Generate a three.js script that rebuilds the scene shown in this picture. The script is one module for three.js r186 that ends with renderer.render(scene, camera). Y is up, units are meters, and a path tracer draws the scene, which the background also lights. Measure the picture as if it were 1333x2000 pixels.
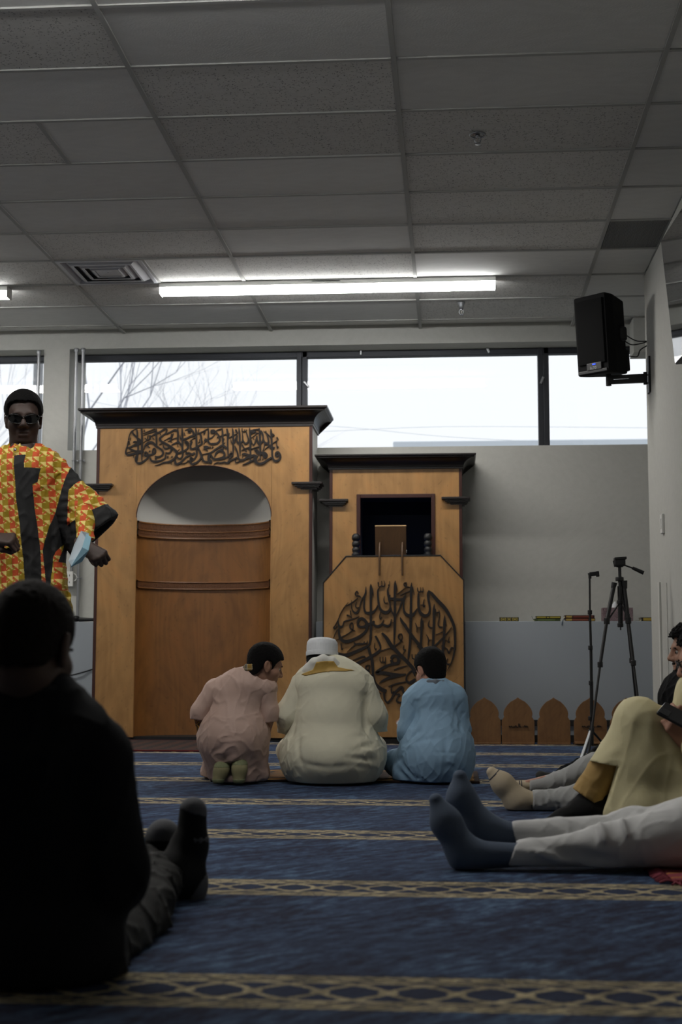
import * as THREE from 'three';
import { mergeGeometries, toCreasedNormals } from 'three/addons/utils/BufferGeometryUtils.js';
import { RoundedBoxGeometry } from 'three/addons/geometries/RoundedBoxGeometry.js';
import { RectAreaLightUniformsLib } from 'three/addons/lights/RectAreaLightUniformsLib.js';
import { FontLoader } from 'three/addons/loaders/FontLoader.js';
import { TextGeometry } from 'three/addons/geometries/TextGeometry.js';
import { createNoise2D, createNoise3D } from 'simplex-noise';

// ---------------------------------------------------------------- camera, sky, lights, exposure
const scene = new THREE.Scene();
const renderer = new THREE.WebGLRenderer({ antialias: true });
renderer.toneMapping = THREE.LinearToneMapping;
renderer.toneMappingExposure = 1.0;
renderer.shadowMap.enabled = true;
const EYE = 0.55, FOCAL = 2789.8;
const camera = new THREE.PerspectiveCamera(2 * Math.atan(1000 / FOCAL) * 180 / Math.PI, 1333 / 2000, 0.05, 400);
camera.position.set(0, EYE, 0);
camera.rotation.order = 'YXZ';
camera.rotation.set(0.10969, 0.07885, 0.0015945);
camera.focus = 7.2; camera.userData.fStop = 4.5;
camera.updateMatrixWorld(true);
const SKY = [0.93, 0.965, 1.0], SKY_STRENGTH = 1.12;
scene.background = new THREE.Color().setRGB(SKY[0] * SKY_STRENGTH, SKY[1] * SKY_STRENGTH, SKY[2] * SKY_STRENGTH);
RectAreaLightUniformsLib.init();
const LAMP_LIGHT = [33, 26];            // radiance of the two rows of tubes: by the windows, mid room
const LAMP_GLOW = 24;

// ---------------------------------------------------------------- helpers
let seed = 7;
const rnd = () => { seed = (seed * 1664525 + 1013904223) >>> 0; return seed / 4294967296; };
const rng = (s) => { let a = s >>> 0; return () => { a = (a * 1664525 + 1013904223) >>> 0; return a / 4294967296; }; };
const n2 = createNoise2D(rng(11)), n3 = createNoise3D(rng(23));
const V = (x, y, z) => new THREE.Vector3(x, y, z);
const clamp = (x, a = 0, b = 1) => Math.min(b, Math.max(a, x));
const mix = (a, b, t) => a + (b - a) * t;
const sm = (a, b, x) => { const t = clamp((x - a) / (b - a)); return t * t * (3 - 2 * t); };
const taken = {};
const numbered = (n) => { const k = taken[n] = (taken[n] ?? -1) + 1; return k ? n + '_' + String(k).padStart(3, '0') : n; };
// the point of the plane z = depth that a pixel of the photograph shows (a measuring aid)
function at(px, py, z) {
  const d = V((px - 666.5) / FOCAL, (1000 - py) / FOCAL, -1).applyQuaternion(camera.quaternion);
  const t = z / d.z; return V(d.x * t, d.y * t + EYE, z);
}
function shade(m) { m.castShadow = m.receiveShadow = true; return m; }
function mesh(name, geo, mat, parent) {
  const g = Array.isArray(geo) ? (geo.length > 1 ? join(geo) : geo[0]) : geo;
  const m = shade(new THREE.Mesh(g, mat)); m.name = parent ? name : numbered(name); (parent ?? scene).add(m); return m;
}
function join(gs) {
  gs = gs.map((g) => { g = g.index ? g.toNonIndexed() : g; for (const k of Object.keys(g.attributes)) if (!['position', 'normal', 'uv'].includes(k)) g.deleteAttribute(k); if (!g.attributes.uv) uvBox(g); return g; });
  return mergeGeometries(gs);
}
function thing(name, label, category, pos = [0, 0, 0], group) {
  const o = new THREE.Group(); o.name = numbered(name); o.position.set(...pos); scene.add(o);
  o.userData = { label, category }; if (group) o.userData.group = group; return o;
}
function tag(o, label, category, group, kind) { o.userData = { label, category }; if (group) o.userData.group = group; if (kind) o.userData.kind = kind; return o; }
function struct(name, geo, mat) { const m = mesh(name, geo, mat); m.userData.kind = 'structure'; return m; }
// texture coordinates in metres, by the dominant direction of each face
function uvBox(g, s = 1) {
  if (g.index) { const h = g.toNonIndexed(); g.index = null; for (const k in h.attributes) g.setAttribute(k, h.attributes[k]); }
  const p = g.attributes.position, uv = new Float32Array(p.count * 2);
  const a = V(), b = V(), c = V();
  for (let i = 0; i < p.count; i += 3) {
    a.fromBufferAttribute(p, i); b.fromBufferAttribute(p, i + 1); c.fromBufferAttribute(p, i + 2);
    const nx = Math.abs((b.y - a.y) * (c.z - a.z) - (b.z - a.z) * (c.y - a.y)), ny = Math.abs((b.z - a.z) * (c.x - a.x) - (b.x - a.x) * (c.z - a.z)), nz = Math.abs((b.x - a.x) * (c.y - a.y) - (b.y - a.y) * (c.x - a.x));
    for (let k = 0; k < 3; k++) {
      const x = p.getX(i + k), y = p.getY(i + k), z = p.getZ(i + k), j = (i + k) * 2;
      if (nx >= ny && nx >= nz) { uv[j] = z / s; uv[j + 1] = y / s; } else if (ny >= nz) { uv[j] = x / s; uv[j + 1] = z / s; } else { uv[j] = x / s; uv[j + 1] = y / s; }
    }
  }
  g.setAttribute('uv', new THREE.BufferAttribute(uv, 2)); return g;
}
function box(x0, x1, y0, y1, z0, z1, r = 0) {
  const w = x1 - x0, h = y1 - y0, d = z1 - z0;
  const g = r ? new RoundedBoxGeometry(w, h, d, 2, Math.min(r, w / 2.01, h / 2.01, d / 2.01)) : new THREE.BoxGeometry(w, h, d);
  return uvBox(g.translate((x0 + x1) / 2, (y0 + y1) / 2, (z0 + z1) / 2));
}
function rod(a, b, r0, r1 = r0, seg = 14) {       // a tapered bar between two points
  const A = a.isVector3 ? a : V(...a), B = b.isVector3 ? b : V(...b), d = B.clone().sub(A), L = d.length();
  const g = new THREE.CylinderGeometry(r1, r0, L, seg, 1).translate(0, L / 2, 0);
  g.applyQuaternion(new THREE.Quaternion().setFromUnitVectors(V(0, 1, 0), d.divideScalar(L))); return g.translate(A.x, A.y, A.z);
}
function tube(pts, r, seg = 8, n = pts.length * 8) {
  return new THREE.TubeGeometry(new THREE.CatmullRomCurve3(pts.map((p) => p.isVector3 ? p : V(...p))), n, r, seg, false);
}
function lathe(pts, seg = 20) { return new THREE.LatheGeometry(pts.map(([r, y]) => new THREE.Vector2(r, y)), seg); }
function extrude(shape, depth, bevel = 0, curveSegments = 24) {
  return new THREE.ExtrudeGeometry(shape, { depth, bevelEnabled: bevel > 0, bevelThickness: bevel, bevelSize: bevel, bevelSegments: 2, curveSegments });
}
// ---------------------------------------------------------------- textures and materials
function tex(w, h, fn, metres, srgb = true) {
  const d = new Uint8Array(w * h * 4);
  for (let y = 0; y < h; y++) for (let x = 0; x < w; x++) {
    const c = fn(x / w, y / h, x, y), i = (y * w + x) * 4;
    if (c.length) { d[i] = clamp(c[0], 0, 255); d[i + 1] = clamp(c[1], 0, 255); d[i + 2] = clamp(c[2], 0, 255); } else d[i] = d[i + 1] = d[i + 2] = clamp(c, 0, 255);
    d[i + 3] = 255;
  }
  const t = new THREE.DataTexture(d, w, h); t.wrapS = t.wrapT = THREE.RepeatWrapping; t.magFilter = THREE.LinearFilter; t.minFilter = THREE.LinearMipmapLinearFilter; t.generateMipmaps = true;
  if (srgb) t.colorSpace = THREE.SRGBColorSpace; t.repeat.set(1 / metres[0], 1 / metres[1]); t.needsUpdate = true; return t;
}
// noise that repeats over the unit square
const wrap2 = (u, v, f, g = f, o = 0) => { const a = u * 2 * Math.PI, b = v * 2 * Math.PI; return n3(Math.cos(a) * f / 6.28 + o, Math.sin(a) * f / 6.28 + Math.cos(b) * g / 6.28 * 1.3, Math.sin(b) * g / 6.28 - o * 0.7); };
const M = (color, roughness = 0.8, extra = {}) => new THREE.MeshStandardMaterial({ color, roughness, ...extra });
const P = (color, roughness = 0.5, extra = {}) => new THREE.MeshPhysicalMaterial({ color, roughness, ...extra });
const weaveBump = tex(256, 256, (u, v) => 128 + 60 * Math.sin(u * 128 * 6.283) * Math.sin(v * 128 * 6.283) + 30 * wrap2(u, v, 40), [0.12, 0.12], false);
const fabric = (color, roughness = 0.85, extra = {}) => P(color, roughness, { bumpMap: weaveBump, bumpScale: 0.0006, sheen: 0.25, sheenRoughness: 0.6, ...extra });
function woodTex(base, dark, red, sd, metres = [0.9, 1.8]) {
  return tex(768, 1024, (u, v) => {
    const warp = wrap2(u, v, 5, 2.2, sd) * 0.03 + wrap2(u, v, 14, 3, sd + 3) * 0.006;
    const ring = Math.sin((u + warp * 1.6) * 70 + wrap2(u, v, 4, 1.2, sd + 9) * 9) * 0.5 + 0.5;
    const fine = wrap2(u, v, 160, 7, sd + 1) * 0.5 + wrap2(u, v, 420, 24, sd + 2) * 0.3;
    const cloud = wrap2(u, v, 5, 6, sd + 5) * 0.6 + wrap2(u, v, 16, 18, sd + 6) * 0.25;
    const k = clamp(wrap2(u, v, 22, 30, sd + 8) * 1.5 - 0.95), knot = k * k;
    const t = clamp(0.35 + ring * 0.18 + fine * 0.17 - cloud * 0.46), r = clamp(cloud * 0.9);
    const c = [0, 1, 2].map((i) => mix(mix(base[i], dark[i], t * 0.75), red[i], r * 0.5) * (1 - 0.5 * knot));
    return c;
  }, metres);
}
const woodFront = woodTex([176, 134, 80], [122, 86, 46], [158, 104, 52], 2);
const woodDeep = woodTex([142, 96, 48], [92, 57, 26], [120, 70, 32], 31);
const woodDark = woodTex([132, 96, 58], [92, 62, 34], [112, 76, 42], 57, [0.5, 0.9]);
const MAT = {
  wall: M(0xffffff, 0.9, { map: tex(256, 256, (u, v) => { const n = wrap2(u, v, 30) * 2 + wrap2(u, v, 90) * 1.5; return [183 + n, 183 + n, 177 + n]; }, [2, 2]), bumpMap: tex(256, 256, (u, v) => 128 + wrap2(u, v, 120) * 50 + wrap2(u, v, 60) * 40, [0.5, 0.5], false), bumpScale: 0.0008 }),
  wainscot: M(0x9ca3a9, 0.85), trimPaint: M(0xcfcfc9, 0.8), baseboard: M(0x2a2827, 0.6), white: M(0xd8d8d4, 0.5),
  birch: P(0xffffff, 0.42, { map: woodFront, clearcoat: 0.25, clearcoatRoughness: 0.35 }),
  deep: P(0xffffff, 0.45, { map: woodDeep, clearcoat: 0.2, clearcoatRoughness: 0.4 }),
  dome: P(0xffffff, 0.5, { map: woodDark }),
  espresso: P(0x17100e, 0.38, { clearcoat: 0.2, clearcoatRoughness: 0.4 }), mahogany: P(0x3a1c15, 0.4), letter: M(0x160f0c, 0.8),
  niche: M(0xb3b3ae, 0.9), navy: M(0x080e1b, 0.95), black: M(0x0d0e10, 0.55), softBlack: M(0x0b0c0d, 0.9), rubber: M(0x101113, 0.8),
  frame: M(0x33353a, 0.45, { metalness: 0.5 }), steel: M(0x9a9c9f, 0.38, { metalness: 0.9 }), chrome: M(0xd4d6d8, 0.2, { metalness: 1 }),
  glass: P(0xffffff, 0, { transmission: 1, thickness: 0, ior: 1.5 }),
  grid: P(0xa9a9a5, 0.95, { specularIntensity: 0.15 }),
  lens: M(0xffffff, 0.5, { emissive: 0xffffff, emissiveIntensity: LAMP_GLOW }),
};
// ---------------------------------------------------------------- the room
const CEIL = 3.2966, WALLZ = -11.37, RIGHTX = 1.35;
const GX = (k) => -2.693 + 1.2192 * k, GZ = (k) => -(5.597 + 0.6096 * k);   // the ceiling grid
const ROW = 1.17;                                                           // spacing of the carpet's rows
{ // carpet: blue marled pile with a patterned border every row
  const tw = 2048, th = 1024, TWM = 2.34, bandC = 0.5, rr = rng(5);
  const gold = [196, 180, 142], navy = [20, 32, 62];
  const h = 0.128;                                                          // half width of a border, in metres
  // short slanting brush marks; the last stretch of the tile blends into the next one
  const raw = (x, y) => { const a = x * 0.62 + y * 0.78, b = x * 0.78 - y * 0.62; return n2(a * 5 + n2(b * 6, a * 3) * 0.8, b * 15) * 0.42 + n2(a * 14 + 9, b * 38) * 0.34 + n2(a * 2.2 + 4, b * 3 + 7) * 0.3 + n2(a * 40, b * 90) * 0.2; };
  const streak = (x, y) => { const p = sm(TWM * 0.85, TWM, x), q = sm(ROW * 0.8, ROW, y); let s = 0; for (const [i, wx] of [[0, 1 - p], [1, p]]) for (const [k, wy] of [[0, 1 - q], [1, q]]) if (wx * wy > 0) s += raw(x - i * TWM, y - k * ROW) * wx * wy; return s; };
  const t = tex(tw, th, (u, v, ix, iy) => {
    const x = u * TWM, y = (v - bandC) * ROW;
    const strand = streak(x, v * ROW) + wrap2(u, v, 240, 300, 4) * 0.16;
    const soft = wrap2(u, v, 9, 9, 6) * 0.5;
    const s = clamp(0.36 + strand * 0.72 + soft * 0.2);
    let c = [mix(9, 88, s), mix(21, 118, s), mix(52, 148, s)];
    const a = Math.abs(y), jig = wrap2(u, v, 140, 160, 3) * 0.003;
    if (a < h) {
      c = [mix(c[0], navy[0], 0.75), mix(c[1], navy[1], 0.75), mix(c[2], navy[2], 0.75)];
      const per = 0.234, ph = (((x / per) % 1) + 1) % 1, w = 0.0085 + jig;
      const edge = Math.abs(a - (h - 0.022));
      let on = edge < 0.021 + jig && !(edge < 0.004 && Math.sin(x / per * 6.283 * 4) > 0.1);
      const cellA = 0.074 * Math.pow(Math.abs(Math.sin(ph * Math.PI)), 0.7), cellB = 0.074 * Math.pow(Math.abs(Math.cos(ph * Math.PI)), 0.7);
      for (const [cell, off] of [[cellA, 0], [cellB, 0]]) if (Math.abs(a - cell * 1.0) < w) on = true;
      const d = Math.min(ph, 1 - ph) * per, e = Math.abs(ph - 0.5) * per;
      if (Math.hypot(d, y) < 0.018 || Math.hypot(e, y) < 0.018) on = true;
      if (on) { const n = 0.78 + strand * 0.35 + (edge < 0.023 ? 0.16 * Math.sin((x * 1.3 + a * 2.2) * 150) : 0.06); c = [gold[0] * n, gold[1] * n, gold[2] * n]; }
    }
    return c;
  }, [TWM, ROW]);
  t.offset.set(0, 0);
  const bump = tex(512, 512, (u, v) => 128 + wrap2(u, v, 170) * 70 + wrap2(u, v, 60) * 40, [0.35, 0.35], false);
  const carpet = M(0xffffff, 0.97, { map: t, bumpMap: bump, bumpScale: 0.004 });
  const slab = box(-6.2, 2.6, -0.2, 0, -11.9, 5);
  // v = 0.5 of the pattern lies on the row line nearest the camera
  const uv = slab.attributes.uv, pos = slab.attributes.position;
  for (let i = 0; i < uv.count; i++) uv.setXY(i, pos.getX(i), -pos.getZ(i) - 2.515 + ROW / 2);
  struct('floor', slab, carpet);
}
{ // walls, with thickness; windows along the top of the back wall
  const L = -6.0, OUT = -11.9;
  struct('wall_back', [box(L, 2.5, 0, 2.33, OUT, WALLZ), box(L, 2.5, 3.175, CEIL + 0.3, OUT, WALLZ), box(-3.365, -3.15, 2.33, 3.175, OUT, WALLZ), box(L, -5.35, 2.33, 3.175, OUT, WALLZ), box(1.95, 2.5, 2.33, 3.175, OUT, WALLZ)], MAT.wall);
  struct('wall_right', [box(RIGHTX, RIGHTX + 0.2, 0, CEIL, -9.94, 5)], MAT.wall);
  struct('wall_right_recess', box(2.3, 2.5, 0, CEIL, WALLZ, -9.8), MAT.wall);
  struct('wall_right_return', box(RIGHTX + 0.2, 2.3, 0, CEIL, -9.94, -9.8), MAT.wall);
  struct('wall_left', box(L - 0.2, L, 0, CEIL + 0.3, OUT, 5), MAT.wall);
  struct('wall_front', box(L, 2.5, 0, CEIL + 0.3, 5, 5.2), MAT.wall);
  const lower = struct('wall_back_lower', [box(L, -2.80, 0, 0.92, WALLZ, -11.1, 0.004), box(-1.072, -0.985, 0, 0.92, WALLZ, -11.1, 0.004), box(0.085, 2.3, 0, 0.92, WALLZ, -11.1, 0.004)], MAT.wainscot);
  struct('baseboard_back', [box(0.09, 2.3, 0, 0.055, -11.1, -11.085, 0.003), box(L, -2.81, 0, 0.055, -11.1, -11.085, 0.003), box(0.09, 2.3, 0.125, 0.17, -11.1, -11.085, 0.003)], MAT.baseboard);
  struct('trim_1', [box(RIGHTX - 0.014, RIGHTX, 0, 1.12, -9.5, -9.46, 0.003), box(RIGHTX - 0.006, RIGHTX, 0.0, 1.1, -9.2, -9.19, 0.002)], MAT.trimPaint);
  struct('trim_2', box(1.42, 2.3, 3.02, CEIL, WALLZ, -11.12), MAT.wall);
}
{ // windows: dark frames with glass, set back in the wall
  const zf = -11.62, y0 = 2.33, y1 = 3.175, t = 0.05;
  const win = (n, x0, x1, bars, latches) => {
    const o = new THREE.Group(); o.name = 'window_' + n; o.userData.kind = 'structure'; scene.add(o);
    const fr = [box(x0, x1, y1 - 0.052, y1, zf - 0.05, zf + 0.03, 0.004), box(x0, x1, y0, y0 + 0.012, zf - 0.05, zf + 0.03, 0.004)];
    for (const [a, b] of bars) { const m = (a + b) / 2; fr.push(box(a, m - 0.002, y0, y1, zf - 0.05, zf + 0.035, 0.004), box(m + 0.002, b, y0, y1, zf - 0.05, zf + 0.03, 0.004)); }
    mesh('window_frame', fr, MAT.frame, o);
    let a = x0; for (const [p, q] of [...bars, [x1, x1]]) { if (p - a > 0.1) mesh('pane', box(a, p, y0 + 0.01, y1 - 0.05, zf - 0.004, zf), MAT.glass, o); a = q; }
    for (const [x, y, r] of latches) { const g = new RoundedBoxGeometry(0.02, 0.065, 0.02, 2, 0.005).rotateZ(r).translate(x, y, zf + 0.042); mesh('clip', g, MAT.steel, o); }
  };
  win(1, -5.35, -3.365, [[-4.6, -4.52]], []);
  win(2, -3.15, 1.95, [[-1.288, -1.2], [0.70, 0.79]], [[-0.752, 3.165, 0], [0.293, 3.165, 0.4], [-1.205, 2.895, 0.75], [0.733, 2.9, -0.4]]);
}
{ // ceiling: a slab, and below it the T-bar grid with every tile a piece of its own
  const ceil = struct('ceiling', box(-6.0, 2.5, CEIL + 0.04, CEIL + 0.3, WALLZ, 5), MAT.white);
  struct('trim_3', box(-6.0, 2.3, CEIL, CEIL + 0.04, -3.9, 5), MAT.white);
  const plainMap = tex(512, 256, (u, v) => { const n = wrap2(u, v, 9) * 3 + wrap2(u, v, 150) * 3; return [212 + n, 212 + n, 208 + n]; }, [1.2, 0.6]);
  const plainBump = tex(512, 256, (u, v) => 128 + wrap2(u, v, 110, 60) * 60, [1.2, 0.6], false);
  const rr = rng(77), pits = [];
  for (let i = 0; i < 1500; i++) pits.push([rr(), rr(), rr() * Math.PI, 0.002 + rr() * 0.004, rr()]);
  const W = 1024, H = 512, f = new Float32Array(W * H);
  for (const [u, v, a, l, d] of pits) { // worm-hole fissures of mineral tiles
    const px = l / 1.2 * W, bend = (d - 0.5) * 2;
    for (let s = -px; s <= px; s += 0.5) { const aa = a + bend * s / px * 0.8, x = Math.round(u * W + Math.cos(aa) * s), y = Math.round(v * H + Math.sin(aa) * s); for (const [i, j] of [[0, 0], [1, 0], [0, 1]]) { const q = ((y + j + H) % H) * W + ((x + i + W) % W); f[q] = Math.max(f[q], 0.4 + d * 0.6); } }
  }
  const pitMap = tex(W, H, (u, v, x, y) => { const n = wrap2(u, v, 12) * 4 + wrap2(u, v, 220) * 5, k = 1 - 0.6 * f[y * W + x]; return [204 * k + n, 203 * k + n, 198 * k + n]; }, [1.2, 0.6]);
  const pitBump = tex(W, H, (u, v, x, y) => 200 - 190 * f[y * W + x] + wrap2(u, v, 200) * 14, [1.2, 0.6], false);
  const plain = M(0xffffff, 0.95, { map: plainMap, bumpMap: plainBump, bumpScale: 0.001 }), pitted = M(0xffffff, 0.97, { map: pitMap, bumpMap: pitBump, bumpScale: 0.003 });
  const plainB = plain.clone(); plainB.color.setScalar(0.93);
  const pittedB = pitted.clone(); pittedB.color.setScalar(0.94);
  const full = new RoundedBoxGeometry(1.196, 0.016, 0.587, 1, 0.002); uvBox(full);
  const half = new RoundedBoxGeometry(0.586, 0.016, 0.587, 1, 0.002); uvBox(half);
  const tee = box(-0.597, 0.597, -0.001, 0.012, -0.0115, 0.0115), teeS = box(-0.0115, 0.0115, -0.001, 0.012, -0.293, 0.293);
  // rows from the one nearest the camera to the window wall; p plain, s pitted, blank: something else stands there
  const kinds = { '-1': 'pppp ', 0: 'ppppp', 1: 'psppp', 2: 'ppspp', 3: 'phssp', 4: 'pppsp', 5: 'pppsp', 6: 'pspsg', 7: 'svspp', 8: 'ssssp', 9: 'pppsp' };
  for (let r = -1; r <= 9; r++) for (let c = -2; c <= 3; c++) {
    const x = GX(c) + 0.6096, z = GZ(r) + 0.3048, ch = kinds[r][Math.max(0, c + 1)] ?? 'p';
    if (c === 3) { // cut tiles along the right wall
      if (ch !== 'g') mesh('tile', uvBox(new RoundedBoxGeometry(z > -9.9 ? RIGHTX - GX(3) - 0.012 : 1.19, 0.016, 0.587, 1, 0.002)).translate(GX(3) + (z > -9.9 ? (RIGHTX - GX(3)) / 2 : 0.6096), CEIL + 0.013, z), plain, ceil);
      mesh('cross_tee', box(GX(3) + 0.012, z - 0.3 > -9.7 ? RIGHTX : 2.2, -0.001, 0.012, -0.0115, 0.0115).translate(0, CEIL, z - 0.3048), MAT.grid, ceil);
      continue;
    }
    if (ch === 'h' || ch === 'v') {
      if (ch === 'h') mesh('tile', half, pitted, ceil).position.set(GX(c) + 0.31, CEIL + 0.013, z);
      mesh('tile', half, ch === 'v' ? pitted : plain, ceil).position.set(GX(c) + 0.91, CEIL + 0.013, z);
      mesh('cross_tee', teeS, MAT.grid, ceil).position.set(x, CEIL, z);
    } else {
      const t = mesh('tile', full, ch === 's' ? (rnd() < 0.5 ? pitted : pittedB) : (rnd() < 0.5 ? plain : plainB), ceil);
      t.position.set(x, CEIL + 0.0125 + rnd() * 0.003, z); t.rotation.set((rnd() - 0.5) * 0.008, rnd() < 0.5 ? 0 : Math.PI, (rnd() - 0.5) * 0.004);
    }
    mesh('cross_tee', tee, MAT.grid, ceil).position.set(x, CEIL, z - 0.3048);
  }
  for (let c = -2; c <= 3; c++) mesh('runner', box(GX(c) - 0.012, GX(c) + 0.012, CEIL - 0.0015, CEIL + 0.013, WALLZ, -3.9), MAT.grid, ceil);
}
// ---------------------------------------------------------------- ceiling fittings
function fixture(x0, x1, z, label, light) {
  const o = thing('ceiling_light', label, 'ceiling light', [(x0 + x1) / 2, CEIL, z]);
  const w = (x1 - x0) / 2;
  mesh('housing', [box(-w, w, -0.03, 0, -0.06, 0.06, 0.004), box(-0.1, 0.1, -0.012, -0.002, 0.05, 0.06)], MAT.white, o);
  const s = new THREE.Shape(); s.moveTo(-0.052, 0); s.lineTo(0.052, 0); s.lineTo(0.05, -0.04); s.quadraticCurveTo(0, -0.056, -0.05, -0.04); s.closePath();
  mesh('diffuser', extrude(s, 2 * w - 0.012, 0, 8).translate(0, 0, -w + 0.006).rotateY(Math.PI / 2).translate(0, -0.03, 0), MAT.lens, o);
  for (const e of [-w, w - 0.006]) mesh('end_cap', box(e, e + 0.006, -0.079, -0.03, -0.054, 0.054), MAT.white, o);
  const l = new THREE.RectAreaLight(0xfff8ee, light, 2 * w, 0.1); l.position.set((x0 + x1) / 2, CEIL - 0.086, z); l.lookAt((x0 + x1) / 2, 0, z); l.castShadow = true; scene.add(l);
  return o;
}
fixture(-2.09, 0.312, -9.91, 'long white glowing tube light on the ceiling above the wooden niche', LAMP_LIGHT[0]);
fixture(-5.6, -3.2, -9.91, 'tube light at the far left edge, only its end showing', LAMP_LIGHT[0]);
fixture(-2.55, -0.11, -4.95, 'tube light over the middle of the room, above the top edge', LAMP_LIGHT[1]);
fixture(-5.5, -3.06, -4.95, 'tube light over the left of the room, beyond the top left corner', LAMP_LIGHT[1]);
{ // square air diffuser in the ceiling
  const o = thing('air_diffuser', 'square white ceiling air vent with nested louvre rings left of the tube light', 'air vent', [GX(0) + 0.3048, CEIL, GZ(7) + 0.3048]);
  const ring = (a, b, ya, yb) => { // a sloping square ring
    const pts = [], idx = []; for (const [r, y] of [[a, ya], [b, yb], [b, yb - 0.004], [a, ya - 0.004]]) for (const [sx, sz] of [[-1, -1], [1, -1], [1, 1], [-1, 1]]) pts.push(sx * r, y, sz * r);
    for (let k = 0; k < 4; k++) for (let i = 0; i < 4; i++) { const p = k * 4 + i, q = k * 4 + (i + 1) % 4, s = ((k + 1) % 4) * 4 + i, t = ((k + 1) % 4) * 4 + (i + 1) % 4; idx.push(p, q, t, p, t, s); }
    const g = new THREE.BufferGeometry(); g.setAttribute('position', new THREE.Float32BufferAttribute(pts, 3)); g.setIndex(idx); const h = g.toNonIndexed(); h.computeVertexNormals(); return uvBox(h);
  };
  const mv = M(0xb9babd, 0.5, { side: THREE.DoubleSide });
  mesh('frame', [ring(0.296, 0.27, 0, 0.0), ring(0.272, 0.25, 0.0, 0.045)], mv, o);
  for (const [a, b, d] of [[0.212, 0.262, 0], [0.152, 0.2, 0], [0.095, 0.14, 0]]) { mesh('louvre', [ring(a - 0.016, a, -0.004, -0.004), ring(a, b, -0.002, 0.034)], mv, o); }
  mesh('louvre', [ring(0.005, 0.075, 0.004, 0.0), ring(0.075, 0.085, 0, 0.03)], mv, o);
  mesh('duct', [box(-0.29, 0.29, 0.034, 0.038, -0.29, 0.29)], M(0x6c6d70, 0.9), o);
}
{ // ribbed return grille beside the right wall
  const x0 = GX(3) + 0.014, x1 = RIGHTX - 0.004, z1 = GZ(5) - 0.015, z0 = GZ(6) + 0.015;
  const o = thing('return_grille', 'dark ribbed air return grille in the ceiling beside the right wall', 'air vent', [(x0 + x1) / 2, CEIL, (z0 + z1) / 2]);
  const w = (x1 - x0) / 2, d = (z1 - z0) / 2, mg = M(0x858684, 0.7);
  mesh('backing', box(-w, w, 0.028, 0.034, -d, d), M(0x3c3c3b, 0.9), o);
  for (let i = 0; i < 40; i++) { const x = -w + 0.008 + (2 * w - 0.016) * i / 39; mesh('slat', box(x - 0.0028, x + 0.0028, 0.004, 0.026, -d, d), mg, o); }
}
function sprinkler(x, z, label, drop, plate) {
  const o = thing('sprinkler', label, 'sprinkler', [x, CEIL, z], undefined);
  if (plate) mesh('escutcheon', [new THREE.TorusGeometry(0.04, 0.004, 8, 28).rotateX(Math.PI / 2).translate(0, -0.004, 0), lathe([[0.0, -0.004], [0.028, -0.003], [0.028, 0.0]], 24)], MAT.steel, o);
  else mesh('escutcheon', lathe([[0, 0], [0.03, 0], [0.03, -0.006], [0.018, -0.03], [0.018, -drop], [0, -drop]], 20), MAT.steel, o);
  const b = -drop; mesh('body', lathe([[0, b], [0.012, b], [0.012, b - 0.01], [0.008, b - 0.012], [0, b - 0.012]], 14), MAT.steel, o);
  for (const s of [-1, 1]) mesh('yoke_arm', tube([[s * 0.01, b - 0.008, 0], [s * 0.016, b - 0.022, 0], [s * 0.012, b - 0.038, 0], [0, b - 0.046, 0]], 0.0028, 6), MAT.steel, o);
  mesh('bulb', new THREE.CapsuleGeometry(0.003, 0.02, 4, 8).translate(0, b - 0.026, 0), M(0x9a948e, 0.2), o);
  mesh('deflector', lathe([[0, b - 0.046], [0.015, b - 0.046], [0.015, b - 0.049], [0, b - 0.049]], 16), MAT.steel, o);
}
sprinkler(0.14, -7.15, 'small chrome ceiling sprinkler with a ring plate out on the open tiles', 0.004, true);
sprinkler(0.072, -10.55, 'chrome sprinkler hanging just behind the right end of the tube light', 0.05, false);
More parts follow.
